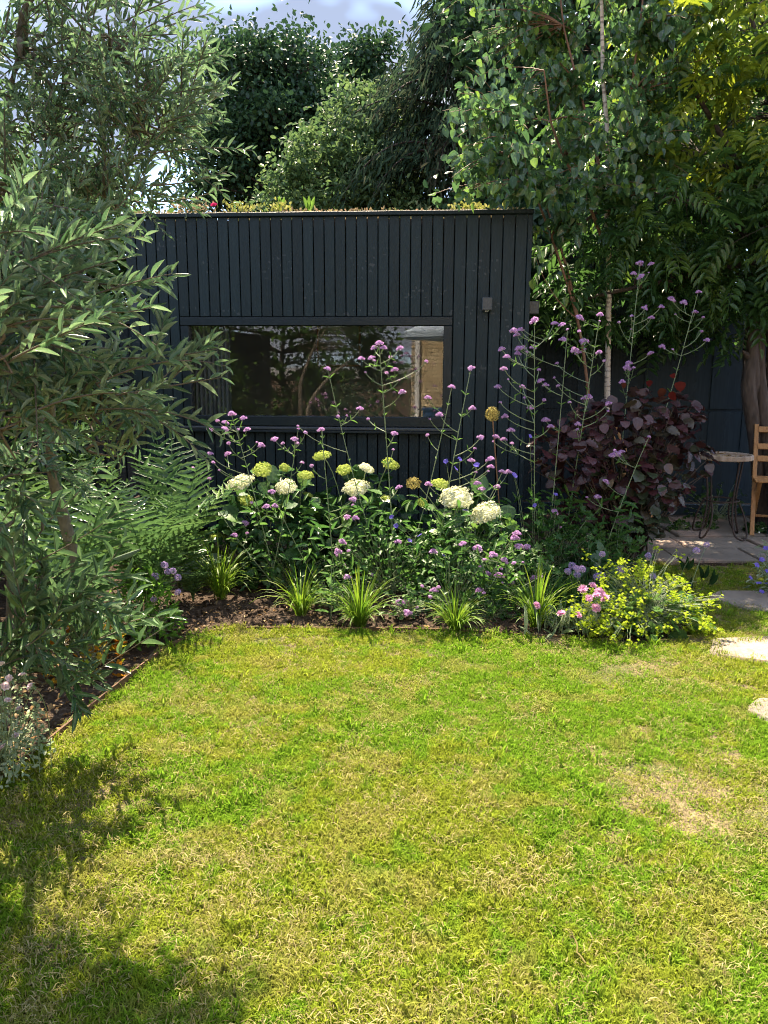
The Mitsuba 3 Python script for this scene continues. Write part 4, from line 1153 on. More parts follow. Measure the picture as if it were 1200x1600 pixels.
def florets(n, r, cap, size, tpls, petals=4, squash=0.75, lump=0.0):
    """A flower head: florets over a dome of radius r about the origin, top up."""
    L = Leaves()
    g = (np.arange(n) + 0.5) / n
    th = np.arccos(1 - g * (1 - math.cos(cap)))
    ph = np.arange(n) * 2.399963
    d = np.stack([np.sin(th) * np.cos(ph), np.sin(th) * np.sin(ph), np.cos(th)], 1)
    rr = r * (1 + lump * (meshkit.noise(d * 2.6 + 7, 3)[:, None] - 0.5) * 2) * rng.uniform(0.93, 1.05, (n, 1))
    pos = d * rr * [1, 1, squash] + rng.normal(0, 0.10 * size * min(n / 60, 4), (n, 3))
    for k_ in range(n):
        nrm = unit(d[k_] + rng.normal(0, 0.25, 3))
        a = unit(np.cross(nrm, [0.3, 0.8, 0.5]))
        b = np.cross(nrm, a)
        o = rng.uniform(0, 6.28)
        u = rng.random()
        for q in range(petals):
            w = o + q * 2 * math.pi / petals
            L.add(tpls, pos[k_][None], (a * math.cos(w) + b * math.sin(w) + nrm * 0.25)[None], nrm[None], size * rng.uniform(0.8, 1.15), size * 0.85, u)
    M, us = L.arrays()
    v0, f0, uv0 = tpls[0]
    v = np.vstack([v0 @ m[:3, :3].T + m[:3, 3] for m in M])
    f = np.vstack([f0 + len(v0) * i_ for i_ in range(len(M))])
    return v, f, np.c_[np.repeat(us, len(v0)), np.full(len(v), 0.5)]


def blossom(n, r, wid, tpls, cup=0.3, u=None, rows=1):
    """A single open flower, face up, n petals of length r."""
    L = Leaves()
    for j in range(rows):
        for q in range(n):
            w = (q + 0.5 * j) * 2 * math.pi / n + rng.normal(0, 0.08)
            L.add(tpls, np.zeros((1, 3)) + [0, 0, 0.1 * r * j], np.array([[math.cos(w), math.sin(w), cup + 0.45 * j]]), np.array([[0, 0, 1.0]]), r * (1 - 0.22 * j) * rng.uniform(0.9, 1.1), wid * (1 - 0.15 * j), rng.random())
    M, us = L.arrays()
    v0, f0, uv0 = tpls[0]
    v = np.vstack([v0 @ m[:3, :3].T + m[:3, 3] for m in M])
    f = np.vstack([f0 + len(v0) * i_ for i_ in range(len(M))])
    return v, f, np.c_[np.repeat(us, len(v0)), np.full(len(v), 0.5)]


def cored(mesh, r, squash):
    v, f, uv = mesh
    c = trimesh.creation.icosphere(2, r)
    cv = c.vertices * [1, 1, squash]
    cv[cv[:, 2] < 0, 2] *= 0.25
    return np.vstack([v, cv]), np.vstack([f, c.faces + len(v)]), np.vstack([uv, np.tile([0.15, 0.5], (len(cv), 1))])


def shared(mesh, bsdf):
    v, f, uv = mesh
    return mikit.ply((v, f), bsdf, smooth=True, uv=uv)


def face(p, nrm, scale=1.0, spin=None):
    n_ = unit(nrm)
    a = unit(np.cross(n_, [0.21, 0.9, 0.37]))
    w = rng.uniform(0, 6.28) if spin is None else spin
    a = a * math.cos(w) + np.cross(n_, a) * math.sin(w)
    M = np.eye(4)
    M[:3, 0], M[:3, 1], M[:3, 2], M[:3, 3] = a * scale, np.cross(n_, a) * scale, n_ * scale, p
    return T(M)


def up_normal(spread=0.35, toward=0.35):
    return np.array([rng.normal(0, spread), rng.normal(0, spread) - toward, 1.0])


_heads = {}


def child(parent, part, d, to_world, label=None):
    i_ = _heads.get((parent, part), 0)
    _heads[(parent, part)] = i_ + 1
    key = numbered(parent, part, i_)
    scene[key] = {**d, 'to_world': to_world}
    if label:
        labels[key] = {'label': label}


# ---- hydrangeas
CREAM = [shared(cored(florets(330, 0.095, 1.5, 0.0115, TINY, 4, 0.52, 0.25), 0.083, 0.50), 'cream_petal_material') for _ in range(3)]
LIME = [shared(cored(florets(260, 0.064, 1.45, 0.0085, TINY, 4, 0.50, 0.25), 0.056, 0.48), 'lime_petal_material') for _ in range(3)]
DRYH = [shared(florets(150, 0.055, 2.6, 0.010, TINY, 3, 0.8, 0.3), 'dry_petal_material')]
for (cx, cy, r, n, lab, heads) in (
        (-0.72, 5.15, (0.52, 0.40, 0.76), 330, 'leafy hydrangea with broad cream heads left of the centre of the bed', [(377, 749, 'c', 0.98), (410, 728, 'g', 1.1), (447, 755, 'c', 0.8), (384, 776, 'g', 0.95), (340, 834, 'g', 1.0), (478, 737, 'g', 0.85), (444, 724, 'g', 0.6)]),
        (-0.16, 5.25, (0.48, 0.36, 0.74), 310, 'hydrangea with domed white and lime heads under the middle of the window', [(556, 757, 'c', 0.98), (572, 726, 'c', 0.62), (503, 707, 'g', 1.0), (538, 728, 'g', 0.9), (609, 719, 'g', 0.95), (481, 768, 'g', 0.7), (602, 772, 'g', 0.6)]),
        (0.52, 5.0, (0.40, 0.30, 0.70), 200, 'hydrangea with two big white heads right of the window', [(713, 772, 'c', 1.18), (761, 795, 'c', 1.05), (688, 751, 'g', 1.0), (646, 748, 'd', 0.9), (660, 779, 'g', 0.6)])):
    k = thing('hydrangea_bush', lab, 'hydrangea', 'hydrangeas in the middle of the bed')
    mound(k, 'hydrangea_leaf_material', (cx, cy, 0.0), r, n, 0.120, BROAD, 0.72, n_own=75, min_px=13, shell=0.45)
    st_ = []
    for j, (px, py, kind, sc) in enumerate(heads):
        p = at(px, py, cy - (0.52 if cx > 0.4 and kind == 'c' else 0.30 if kind == 'c' else rng.uniform(0.05, 0.2)))
        src = {'c': CREAM, 'g': LIME, 'd': DRYH}[kind][j % (1 if kind == 'd' else 3)]
        child(k, 'flower_head', src, face(p - [0, 0, 0.03], up_normal(0.25, 0.5), sc * (0.85 if kind == 'g' else 0.84)))
        st_.append(bez((cx + rng.normal(0, 0.1), cy + rng.normal(0, 0.08), 0), (p + [cx, cy, p[2]]) / 2 - [0, 0, 0.15], p - [0, 0, 0.02], 8))
    limbs(k, 'flower_stems', st_, 'stem_material', [np.linspace(0.0045, 0.003, 8)] * len(st_), 5)
    labels[f'{k}__flower_stems'] = {'kind': 'stuff'}

# ---- purple hazel
k = thing('purple_hazel', 'dark purple-leaved hazel shrub in front of the fence left of the bistro table', 'shrub')
hz = (1.72, 5.45)
L, polys, rad = Leaves(), [], []
for (c, r, n, lo_, hi_) in ((at(960, 680, 5.4), (0.46, 0.36, 0.22), 190, 0.0, 0.85), (at(1050, 690, 5.5), (0.24, 0.28, 0.20), 90, 0.0, 0.8), (at(890, 720, 5.2), (0.26, 0.28, 0.20), 90, 0.1, 0.8), (at(1020, 760, 5.3), (0.28, 0.3, 0.20), 130, 0.3, 1), (at(970, 730, 5.15), (0.3, 0.14, 0.18), 100, 0.1, 1),
                            (at(930, 780, 5.3), (0.32, 0.3, 0.2), 100, 0.3, 1), (at(1000, 810, 5.3), (0.22, 0.22, 0.14), 60, 0.7, 1), (at(860, 690, 5.2), (0.14, 0.2, 0.12), 28, 0.1, 0.7), (at(995, 640, 5.4), (0.30, 0.26, 0.13), 70, 0.1, 0.8), (at(1065, 640, 5.45), (0.14, 0.2, 0.12), 28, 0.1, 0.8), (at(935, 650, 5.3), (0.18, 0.2, 0.12), 30, 0.0, 0.7), (at(1085, 720, 5.5), (0.14, 0.2, 0.16), 26, 0.2, 1), (at(1080, 660, 5.5), (0.10, 0.15, 0.06), 12, 0, 0.6)):
    C, D = in_ell(c, r, n, 0.3)
    a = unit(D * [1, 1, 0.2] + rng.normal(0, 0.4, (n, 3)) + [0, -0.2, -0.35])
    s = rng.uniform(0.055, 0.105, n)
    L.add(BROAD, C - a * s[:, None] / 2, a, unit(D * 0.4 + rng.normal(0, 0.35, (n, 3)) + [0, -0.1, 0.8]), s, s * rng.uniform(0.75, 0.95, n), lo_ + (hi_ - lo_) * rng.random(n))
    for p in C[::5]:
        b = np.array([hz[0] + rng.normal(0, 0.07), hz[1] + rng.normal(0, 0.06), 0])
        polys.append(bez(b, (b * [1, 1, 0] + p * [1, 1, 0]) / 2 * [1, 1, 0] + [0, 0, p[2] * 0.75], p, 8)); rad.append(np.linspace(0.009, 0.002, 8))
limbs(k, 'branches', polys, 'bark_material', rad, 5)
labels[f'{k}__branches'] = {'kind': 'stuff'}
L.emit(k, 'hazel_leaf_material', 150, min_px=14)
L = Leaves()
for px, py, s in ((1062, 602, 0.085), (1015, 600, 0.05), (1035, 612, 0.07), (1045, 620, 0.07), (1050, 590, 0.045), (975, 604, 0.04), (900, 738, 0.06)):
    L.add(BROAD, at(px, py - 6, 5.3)[None], unit(rng.normal(0, 0.4, (1, 3)) + [0, -0.1, -0.7]), rng.normal(0, 0.3, (1, 3)) + [0, -0.7, 0.5], s, s * 0.85, rng.random())
L.emit(k, 'hazel_young_material', 7, part='young_leaf')

# ---- geraniums and other leafy ground plants of the bed
BLUE = [shared(blossom(5, 0.019, 0.020, OVAL[:1], 0.25), 'blue_petal_material') for _ in range(3)]
LILAC = [shared(florets(60, 0.018, 2.3, 0.006, TINY, 3, 0.85, 0.1), 'lilac_petal_material') for _ in range(2)]
PINK = [shared(blossom(11, 0.026, 0.013, OVAL[:1], 0.2, rows=3), 'pink_petal_material') for _ in range(3)]
BLUSH = [shared(blossom(8, 0.026, 0.022, OVAL[:1], 0.35, rows=3), 'blush_petal_material') for _ in range(3)]


def flowers(key, kind, Y, spots, base, sc=1.0, part='flower', thick=0.0016, toward=0.7, spread=0.5):
    polys = []
    for j, s_ in enumerate(spots):
        p = at(s_[0], s_[1], Y + rng.normal(0, 0.05) if len(s_) < 3 else s_[2])
        nrm = up_normal(spread, toward)
        child(key, part, kind[j % len(kind)], face(p, nrm, sc * rng.uniform(0.85, 1.15)))
        b = np.array([base[0] + (p[0] - base[0]) * 0.45 + rng.normal(0, 0.03), base[1] + rng.normal(0, 0.05), 0.02])
        polys.append(bez(b, [(b[0] * 0.7 + p[0] * 0.3), b[1], p[2] * 0.7], p - unit(nrm) * 0.004, 7))
    limbs(key, f'{part}_stems', polys, 'stem_material', [np.linspace(thick * 1.3, thick * 0.8, 7)] * len(polys), 4)
    labels[f'{key}__{part}_stems'] = {'kind': 'stuff'}


k = thing('geranium_plant', 'geranium mound with violet-blue saucer flowers below the two big white heads', 'geranium')
mound(k, 'geranium_leaf_material', (0.55, 4.72, 0), (0.46, 0.28, 0.56), 420, 0.062, LOBED, 1.0, n_own=60, min_px=12)
flowers(k, BLUE, 4.5, [(619, 822), (656, 837), (694, 869), (727, 798), (697, 721), (718, 718), (745, 727), (640, 845), (612, 808)], (0.5, 4.7))
k = thing('geranium_plant', 'taller geranium with scattered blue flowers in front of the purple hazel', 'geranium')
mound(k, 'geranium_leaf_material', (1.12, 4.95, 0), (0.44, 0.32, 0.58), 400, 0.062, LOBED, 1.0, n_own=40, min_px=12, hl=(0, 0.6))
flowers(k, BLUE, 4.8, [(828, 682), (868, 773), (803, 742), (836, 790), (805, 744), (712, 733)], (1.1, 4.95))
for (cx, cy, r, n, size, tp, asp, lab, cat, mat) in (
        (0.02, 4.70, (0.44, 0.27, 0.50), 600, 0.050, OVAL, 0.45, 'low bushy dark green plant behind the central grass tufts', 'leafy plant', 'geranium_leaf_material'),
        (-0.62, 4.88, (0.44, 0.22, 0.44), 300, 0.060, OVAL, 0.6, 'dark leafy plant in the shade left of the seedling', 'leafy plant', 'hydrangea_leaf_material'),
        (0.86, 4.50, (0.34, 0.20, 0.36), 340, 0.046, LOBED, 1.0, 'lobed green foliage behind the right-hand grass tuft', 'leafy plant', 'geranium_leaf_material'),
        (0.42, 4.38, (0.34, 0.18, 0.34), 340, 0.042, OVAL, 0.5, 'fresh green foliage at the front of the bed under the tangled purple heads', 'leafy plant', 'geranium_leaf_material'),
        (-0.32, 4.42, (0.20, 0.10, 0.17), 110, 0.040, OVAL, 0.42, 'small pale-green leafy plant beside the upright seedling', 'leafy plant', 'mantle_leaf_material'),
        (0.14, 4.24, (0.16, 0.09, 0.15), 90, 0.038, OVAL, 0.5, 'little leafy plant between the third and fourth grass tufts', 'leafy plant', 'geranium_leaf_material'),
        (0.60, 4.18, (0.18, 0.09, 0.16), 100, 0.040, LOBED, 1.0, 'little lobed-leaved plant between the fourth and fifth grass tufts', 'leafy plant', 'geranium_leaf_material'),
        (-1.02, 5.0, (0.32, 0.22, 0.42), 190, 0.075, BROAD, 0.7, 'broad-leaved green plant between the ferns and the first hydrangea', 'leafy plant', 'hydrangea_leaf_material'),
        (1.28, 4.70, (0.28, 0.22, 0.32), 130, 0.085, BROAD, 0.7, 'dark blue-green broad leaves behind the lilac chive heads', 'leafy plant', 'hydrangea_leaf_material'),
        (1.55, 5.05, (0.30, 0.26, 0.42), 230, 0.055, LOBED, 1.0, 'green lobed foliage at the foot of the purple hazel', 'leafy plant', 'geranium_leaf_material'),
        (2.05, 7.0, (0.5, 0.18, 0.55), 120, 0.07, OVAL, 0.6, 'dim green plant against the fence behind the bistro table', 'leafy plant', 'hedge_leaf_material'),
        (3.10, 7.05, (0.35, 0.16, 0.45), 90, 0.07, OVAL, 0.6, 'dim green plant by the fence left of the wooden chair', 'leafy plant', 'hedge_leaf_material')):
    k = thing('leafy_plant', lab, cat)
    mound(k, mat, (cx, cy, 0), r, n, size, tp, asp, n_own=26 if cy < 5.5 else 0, min_px=11, hl=(0, 0.75))
k = thing('herb_plant', 'bright fresh green herb clump left of the first grass tuft', 'herb')
mound(k, 'herb_leaf_material', (at(222, 950, 3.85)[0], 3.85, 0.0), (0.22, 0.18, 0.40), 760, 0.042, OVAL, 0.42, n_own=30, min_px=9)
flowers(k, LILAC, 3.85, [(257, 883), (262, 893), (243, 900), (270, 892), (278, 902), (278, 925), (240, 937), (219, 966), (180, 985), (133, 922)], (at(225, 950, 3.95)[0], 3.95), 1.0)
k = thing('foliage_plant', 'orange-leaved plant glowing behind the dark olive suckers', 'foliage plant')
mound(k, 'heuchera_leaf_material', (at(128, 1000, 3.45)[0], 3.45, 0.0), (0.22, 0.2, 0.36), 130, 0.055, ROUND, 1.0, n_own=40, min_px=10)
k = thing('rose_bush', 'small bush with blush pink double flowers at the lower left edge', 'rose bush')
mound(k, 'sage_leaf_material', (at(-12, 1190, 2.45)[0], 2.5, 0.0), (0.17, 0.22, 0.44), 1000, 0.024, OVAL, 0.5, n_own=40, min_px=9)
flowers(k, BLUSH, 2.35, [(15, 1060), (35, 1056), (48, 1073), (8, 1072), (30, 1108), (12, 1095), (5, 1168), (24, 1150), (2, 1040)], (at(15, 1190, 2.45)[0], 2.5), 0.62)
k = thing('aster_plant', 'grey-leaved plant with violet-blue flowers at the right edge before the patio', 'aster')
c = at(1215, 930, 4.75)
mound(k, 'sage_leaf_material', (c[0], 4.75, 0), (0.20, 0.2, 0.40), 260, 0.05, OVAL, 0.2, n_own=20, min_px=10)
flowers(k, BLUE, 4.6, [(1190, 875), (1182, 883), (1196, 857), (1172, 903), (1186, 912), (1198, 893), (1190, 925), (1199, 912)], (c[0], 4.75), 1.0)

# ---- lady's mantle, chives, pinks
STAR = [shared(blossom(5, 0.0055, 0.006, TINY, 0.2), 'mantle_flower_material')]
k = thing('mantle_plant', 'low clump of frothy yellow-green flowers at the right end of the bed', 'lady\'s mantle')
c0 = np.array([1.42, 4.06, 0.0])
mound(k, 'mantle_leaf_material', c0, (0.40, 0.26, 0.24), 150, 0.085, ROUND, 1.0, n_own=60, min_px=14, shell=0.3)
L, polys = Leaves(), []
for (px, py, Y, n, sx, sz) in ((960, 895, 4.15, 130, .08, .05), (1000, 912, 4.05, 150, .09, .05), (945, 935, 3.95, 150, .08, .05), (985, 950, 3.92, 160, .09, .05), (930, 965, 3.86, 130, .06, .05), (965, 980, 3.82, 130, .07, .04), (1085, 955, 3.95, 170, .05, .06), (1095, 975, 3.90, 80, .04, .04), (1040, 930, 4.0, 60, .06, .04), (1060, 905, 4.2, 70, .08, .04), (1020, 890, 4.25, 100, .08, .04), (905, 940, 3.9, 60, .04, .04), (1000, 985, 3.85, 50, .06, .03), (1066, 967, 3.88, 40, .03, .03), (1110, 940, 3.95, 24, .03, .03), (935, 985, 3.83, 60, .05, .03)):
    p = at(px, py, Y)
    n = int(n * 1.35)
    kn = max(4, n // 10)
    knots = p + rng.normal(0, 1, (kn, 3)) * [sx, 0.06, sz]
    pos = knots[rng.integers(0, kn, n)] + rng.normal(0, 0.013, (n, 3))
    for j in range(n):
        nrm = up_normal(0.5, 0.3)
        a = unit(np.cross(nrm, [0.3, 0.8, 0.5]))
        b = np.cross(unit(nrm), a)
        u = rng.random()
        for q in range(4):
            w = q * math.pi / 2
            L.add(TINY, pos[j][None], (a * math.cos(w) + b * math.sin(w))[None], nrm[None], 0.0092, 0.0088, u)
    for j in range(0, n, 5):
        polys.append(bez(c0 + [rng.normal(0, 0.1), rng.normal(0, 0.07), 0.02], (c0 + p) / 2 + [0, 0, 0.1], pos[j], 6))
L.emit(k, 'mantle_flower_material', 0, mass='blossom')
limbs(k, 'flower_stems', polys, 'stem_material', [np.linspace(0.0015, 0.0008, 6)] * len(polys), 4)
labels[f'{k}__flower_stems'] = {'kind': 'stuff'}
k = thing('chive_clump', 'thin-stemmed clump of round lilac chive heads behind the yellow-green froth', 'chives')
flowers(k, LILAC, 4.25, [(894, 884), (887, 893), (901, 889), (910, 889), (933, 901), (941, 900), (970, 890), (941, 866), (902, 898)], (1.15, 4.3), 1.0, part='flower_head')
flowers(k, LILAC, 4.45, [(1013, 868), (1104, 851), (1088, 860), (1020, 900)], (1.65, 4.4), 0.9, part='flower_head', thick=0.0018)
L = Leaves()
m = 90
pos = np.array([1.15, 4.3, 0]) + rng.normal(0, 1, (m, 3)) * [0.12, 0.08, 0]
L.add(OVAL[:1], pos, unit(rng.normal(0, 0.3, (m, 3)) + [0, 0, 1]), rnd_dir(m), rng.uniform(0.12, 0.26, m), 0.006, hue(m))
L.emit(k, 'geranium_leaf_material', 0, mass='leaves')
k = thing('pink_plant', 'plant with ruffled pink flowers at the left edge of the yellow-green froth', 'pinks')
flowers(k, PINK, 3.86, [(911, 921), (926, 915), (932, 930), (941, 930), (920, 935), (946, 936), (838, 946), (877, 959), (903, 961), (900, 1010), (931, 950), (936, 925)], (1.05, 4.0), 1.0, toward=0.9)
L = Leaves()
m = 130
pos = np.array([1.02, 4.0, 0]) + rng.normal(0, 1, (m, 3)) * [0.14, 0.06, 0]
L.add(OVAL[:1], pos, unit(rng.normal(0, 0.5, (m, 3)) + [0, 0, 0.8]), rnd_dir(m), rng.uniform(0.08, 0.20, m), 0.005, hue(m))
L.emit(k, 'sage_leaf_material', 0, mass='leaves')

# ---- grass tufts along the front
for (px, py, n, hgt, lab) in ((345, 938, 130, 0.37, 'first arching grass tuft from the left, before the ferns'), (470, 957, 100, 0.30, 'second arching grass tuft from the left'), (562, 975, 170, 0.33, 'third arching grass tuft, right of the upright seedling'), (712, 986, 140, 0.25, 'fourth arching grass tuft, low at the lawn edge'), (838, 980, 110, 0.36, 'fifth arching grass tuft, left of the pink flowers')):
    k = thing('grass_tuft', lab, 'ornamental grass', 'arching grass tufts along the front of the bed')
    b = gr(px, py)
    b[2] = bed_z(b[None])[0]
    for part_i in range(1):
        Vs, Us = [], []
        for j in range(n):
            az, ln, h = rng.uniform(0, 6.283), rng.uniform(0.15, 1.6), hgt * rng.uniform(0.35, 1.2)
            d = np.array([math.cos(az), math.sin(az), 0])
            s_ = np.array([-math.sin(az), math.cos(az), 0])
            t = np.linspace(0, 1, 7)
            ang = ln * (0.25 + 1.15 * t ** 1.5)
            step = h / 6
            q = b + d * 0.035 * rng.random() + np.outer(np.concatenate([[0], np.cumsum(np.sin(ang[1:]) * step)]), d) + np.outer(np.concatenate([[0], np.cumsum(np.cos(ang[1:]) * step)]), [0, 0, 1])
            w = rng.uniform(0.0028, 0.0052) * (np.sin(np.pi * (0.15 + 0.85 * t)) ** 0.7 + 0.02)
            v = np.stack([q - s_ * w[:, None] + [0, 0, 0.001], q, q + s_ * w[:, None] + [0, 0, 0.001]], 1).reshape(-1, 3)
            f = [(3 * a + c_, 3 * a + c_ + 1, 3 * a + 4 + c_) for a in range(6) for c_ in (0, 1)] + [(3 * a + c_, 3 * a + 4 + c_, 3 * a + 3 + c_) for a in range(6) for c_ in (0, 1)]
            Vs.append((v, np.array(f)))
            Us.append(np.tile([rng.random(), 0.5], (len(v), 1)))
        v, f = join(Vs)
        put(f'{k}__blades', (v, f), 'tuft_leaf_material', smooth=True, uv=np.vstack(Us), kind='stuff')

# ---- upright seedling
k = thing('seedling', 'upright seedling with paired pale green leaves between the second and third grass tufts', 'seedling')
b, tp_ = gr(517, 968), at(517, 880, 4.2)
put(f'{k}__stem', tube(wavy(b, tp_, 8, 0.004), np.linspace(0.0035, 0.002, 8), 6), 'stem_material', smooth=True)
L = Leaves()
for j, z in enumerate((0.12, 0.28, 0.45, 0.62, 0.8, 0.97)):
    p = b * (1 - z) + tp_ * z
    for s_ in (-1, 1):
        a = j * 1.57 + 0.3 + (0 if s_ > 0 else math.pi)
        s = 0.10 if z < 0.8 else 0.07
        L.add(OVAL, p[None], np.array([[math.cos(a), math.sin(a), 0.25]]), np.array([[0, 0, 1.0]]), s, s * 0.33, 0.6)
L.emit(k, 'mantle_leaf_material', 12)

# ---- ferns
for (px, py, Y, n, ln, lab) in ((232, 900, 4.15, 10, 0.98, 'tall fern with upright lacy fronds in the middle of the left bed'), (278, 890, 4.6, 8, 1.05, 'fern with a single tall frond against the black cladding'), (120, 900, 3.6, 9, 0.98, 'fern behind the dark olive suckers with one sunlit yellow-green frond'), (300, 895, 4.5, 9, 0.42, 'low spreading fern behind the first grass tuft'), (60, 880, 4.2, 7, 1.0, 'fern half hidden by the olive at the left edge')):
    k = thing('fern', lab, 'fern', 'ferns in the left bed')
    b = np.array([at(px, py, Y)[0], Y, 0.0])
    for j in range(n):
        az = 2 * math.pi * (j + rng.random() * 0.7) / n
        o = np.array([math.cos(az), math.sin(az), 0])
        l_ = ln * rng.uniform(0.75, 1.1)
        lean = rng.uniform(0.15, 0.85) if ln > 0.5 else rng.uniform(0.8, 1.2)
        q = bez(b, b + [0, 0, l_ * 0.62] + o * l_ * 0.1 * lean, b + o * l_ * lean * 0.75 + [0, 0, l_ * (1.0 - 0.32 * lean)], 20)
        tan = unit(np.gradient(q, axis=0))
        side = unit(np.cross(tan, [0, 0, 1.0]) + 1e-6)
        nrm = np.cross(side, tan)
        np_ = 16
        t = np.linspace(0.16, 0.985, np_)
        ii = t * 19
        I = lambda A: np.stack([np.interp(ii, np.arange(20), A[:, a]) for a in range(3)], 1)
        pos, tt, sd, nm = I(q), unit(I(tan)), unit(I(side)), unit(I(nrm))
        length = l_ * 0.25 * np.sin(np.pi * (0.12 + 0.88 * t)) ** 0.9 + 0.006
        F_ = Leaves()
        for sg in (-1, 1):
            F_.add(PINNA, pos, sd * sg + tt * 0.35 + nm * 0.10 + rng.normal(0, 0.05, (np_, 3)), nm + rng.normal(0, 0.12, (np_, 3)), length, np.maximum(length * 0.20, 0.010), hue(np_, 0.1, 0.9))
        M, us = F_.arrays()
        v0, f0, uv0 = PINNA[0]
        v = np.vstack([v0 @ m_[:3, :3].T + m_[:3, 3] for m_ in M])
        f = np.vstack([f0 + len(v0) * a for a in range(len(M))])
        tb_ = tube(q, np.linspace(0.0035, 0.0012, 20), 5)
        uvv = np.vstack([np.c_[np.repeat(us, len(v0)) * 0.6 + 0.4 * rng.random(), np.full(len(v), 0.5)], np.full((len(tb_[0]), 2), 0.4)])
        fk = numbered(k, 'frond', j)
        put(fk, join([(v, f), tb_]), 'fern_leaf_material', smooth=True, uv=uvv)

# ---- tall verbenas: wiry branching stems, clustered purple heads at surveyed spots
def vhead(big):
    parts = [florets(34, 0.0165, 1.7, 0.0072, TINY, 4, 0.85, 0.15)]
    if big:
        for a in rng.uniform(0, 6.28) + np.array([0, 2.1, 4.2]):
            v, f, uv = florets(20, 0.012, 1.7, 0.0065, TINY, 4, 0.85)
            parts.append((v + [0.019 * math.cos(a), 0.019 * math.sin(a), -0.006], f, uv))
    vs, fs, us, n_ = [], [], [], 0
    for v, f, uv in parts:
        vs.append(v); fs.append(f + n_); us.append(uv); n_ += len(v)
    return np.vstack(vs), np.vstack(fs), np.vstack(us)


VBIG = [shared(vhead(True), 'verbena_petal_material') for _ in range(3)]
VSMALL = [shared(vhead(False), 'verbena_petal_material') for _ in range(3)]


def verbena(lab, base, Y, heads, r=0.0036, dy=0.10, lean=0.0):
    k = thing('verbena_plant', lab, 'verbena', 'tall purple verbenas in the bed')
    pts = [np.array(h if len(h) > 2 else (h[0], h[1], 1.0)) for h in heads]
    pts += [np.array((h[0] + rng.normal(0, 17), h[1] + rng.uniform(-6, 26), rng.uniform(0.42, 0.7))) for h in pts[1::3]]
    P_ = [(at(h[0], h[1] + 3, Y + rng.normal(0, dy)), h[2]) for h in pts]
    r *= 1.15
    P_.sort(key=lambda x: -x[0][2])
    b = np.array([base[0], base[1], 0.0])
    polys, radii, nodes = [], [], []

    def grow(a, c, p, r0, r1):
        n_ = max(6, int(np.linalg.norm(p - a) / 0.05))
        q = bez(a, c, p, n_)
        polys.append(q)
        radii.append(np.linspace(r0, r1, n_))
        nodes.append((q, np.linspace(r0, r1, n_)))

    main = P_[0][0]
    grow(b, b * 0.45 + main * 0.55 + [0, 0, 0.10], main, r, r * 0.55)
    for p, sc in P_[1:]:
        best = None
        for q, rr in nodes:
            for i_ in range(1, len(q) - 1):
                v = p - q[i_]
                hor = math.hypot(v[0], v[1])
                if v[2] < 0.02 + 0.35 * hor:
                    continue
                cost = np.linalg.norm(v) + 0.35 * hor + 0.05 * i_ / len(q)
                if np.linalg.norm(v) < 0.07:
                    cost += 0.4
                if best is None or cost < best[0]:
                    best = (cost, q[i_], rr[i_])
        if best is None or best[0] > 0.5:
            s0 = b + [rng.normal(0, 0.05), rng.normal(0, 0.04), 0]
            grow(s0, np.array([s0[0] * 0.45 + p[0] * 0.55, s0[1] * 0.5 + p[1] * 0.5, max(0.08, p[2] * 0.42)]), p, r * 0.85, r * 0.5)
        else:
            a = best[1]
            v = p - a
            grow(a, a + [v[0] * 0.72, v[1] * 0.72, v[2] * 0.36], p, min(best[2] * 0.9, r * 0.75), r * 0.45)
    for i_, (q, rr) in enumerate(zip(polys, radii)):
        put(numbered(k, 'stem', i_), tube(q, rr, 5), 'stem_material', smooth=True)
    L = Leaves()
    for q in polys:
        n_ = len(q)
        for i_ in range(2, n_ - 1, 3):
            tan = unit(q[i_ + 1] - q[i_ - 1])
            sd = unit(np.cross(tan, rnd_dir(1)[0]))
            for sg in (-1, 1):
                s = rng.uniform(0.025, 0.06) * (1.5 if q[i_][2] < 0.6 else 0.9)
                L.add(OLIVE_LEAF, q[i_][None], (sd * sg + tan * 0.6)[None], tan[None] + rng.normal(0, 0.2, (1, 3)), s, s * 0.16, 0.7)
    nb = 90
    rr_, aa_ = 0.24 * np.sqrt(rng.random(nb)), rng.uniform(0, 6.283, nb)
    zz = 0.05 + 0.55 * rng.random(nb) ** 1.3
    o = np.c_[np.cos(aa_), np.sin(aa_), 0 * aa_]
    ll = rng.uniform(0.06, 0.12, nb)
    L.add(OLIVE_LEAF, b + o * rr_[:, None] + np.c_[0 * zz, 0 * zz, zz], o * 0.8 + rng.normal(0, 0.4, (nb, 3)) + [0, 0, 0.3], rng.normal(0, 0.4, (nb, 3)) + [0, 0, 1], ll, ll * 0.2, rng.random(nb) * 0.8)
    L.emit(k, 'geranium_leaf_material', 0, mass='leaves')
    for j, (p, sc) in enumerate(P_):
        src = VBIG if sc >= 1.0 else VSMALL
        child(k, 'flower_head', src[j % 3], face(p, up_normal(0.25, 0.15), (sc if sc >= 1 else sc * 1.1) * 0.80))


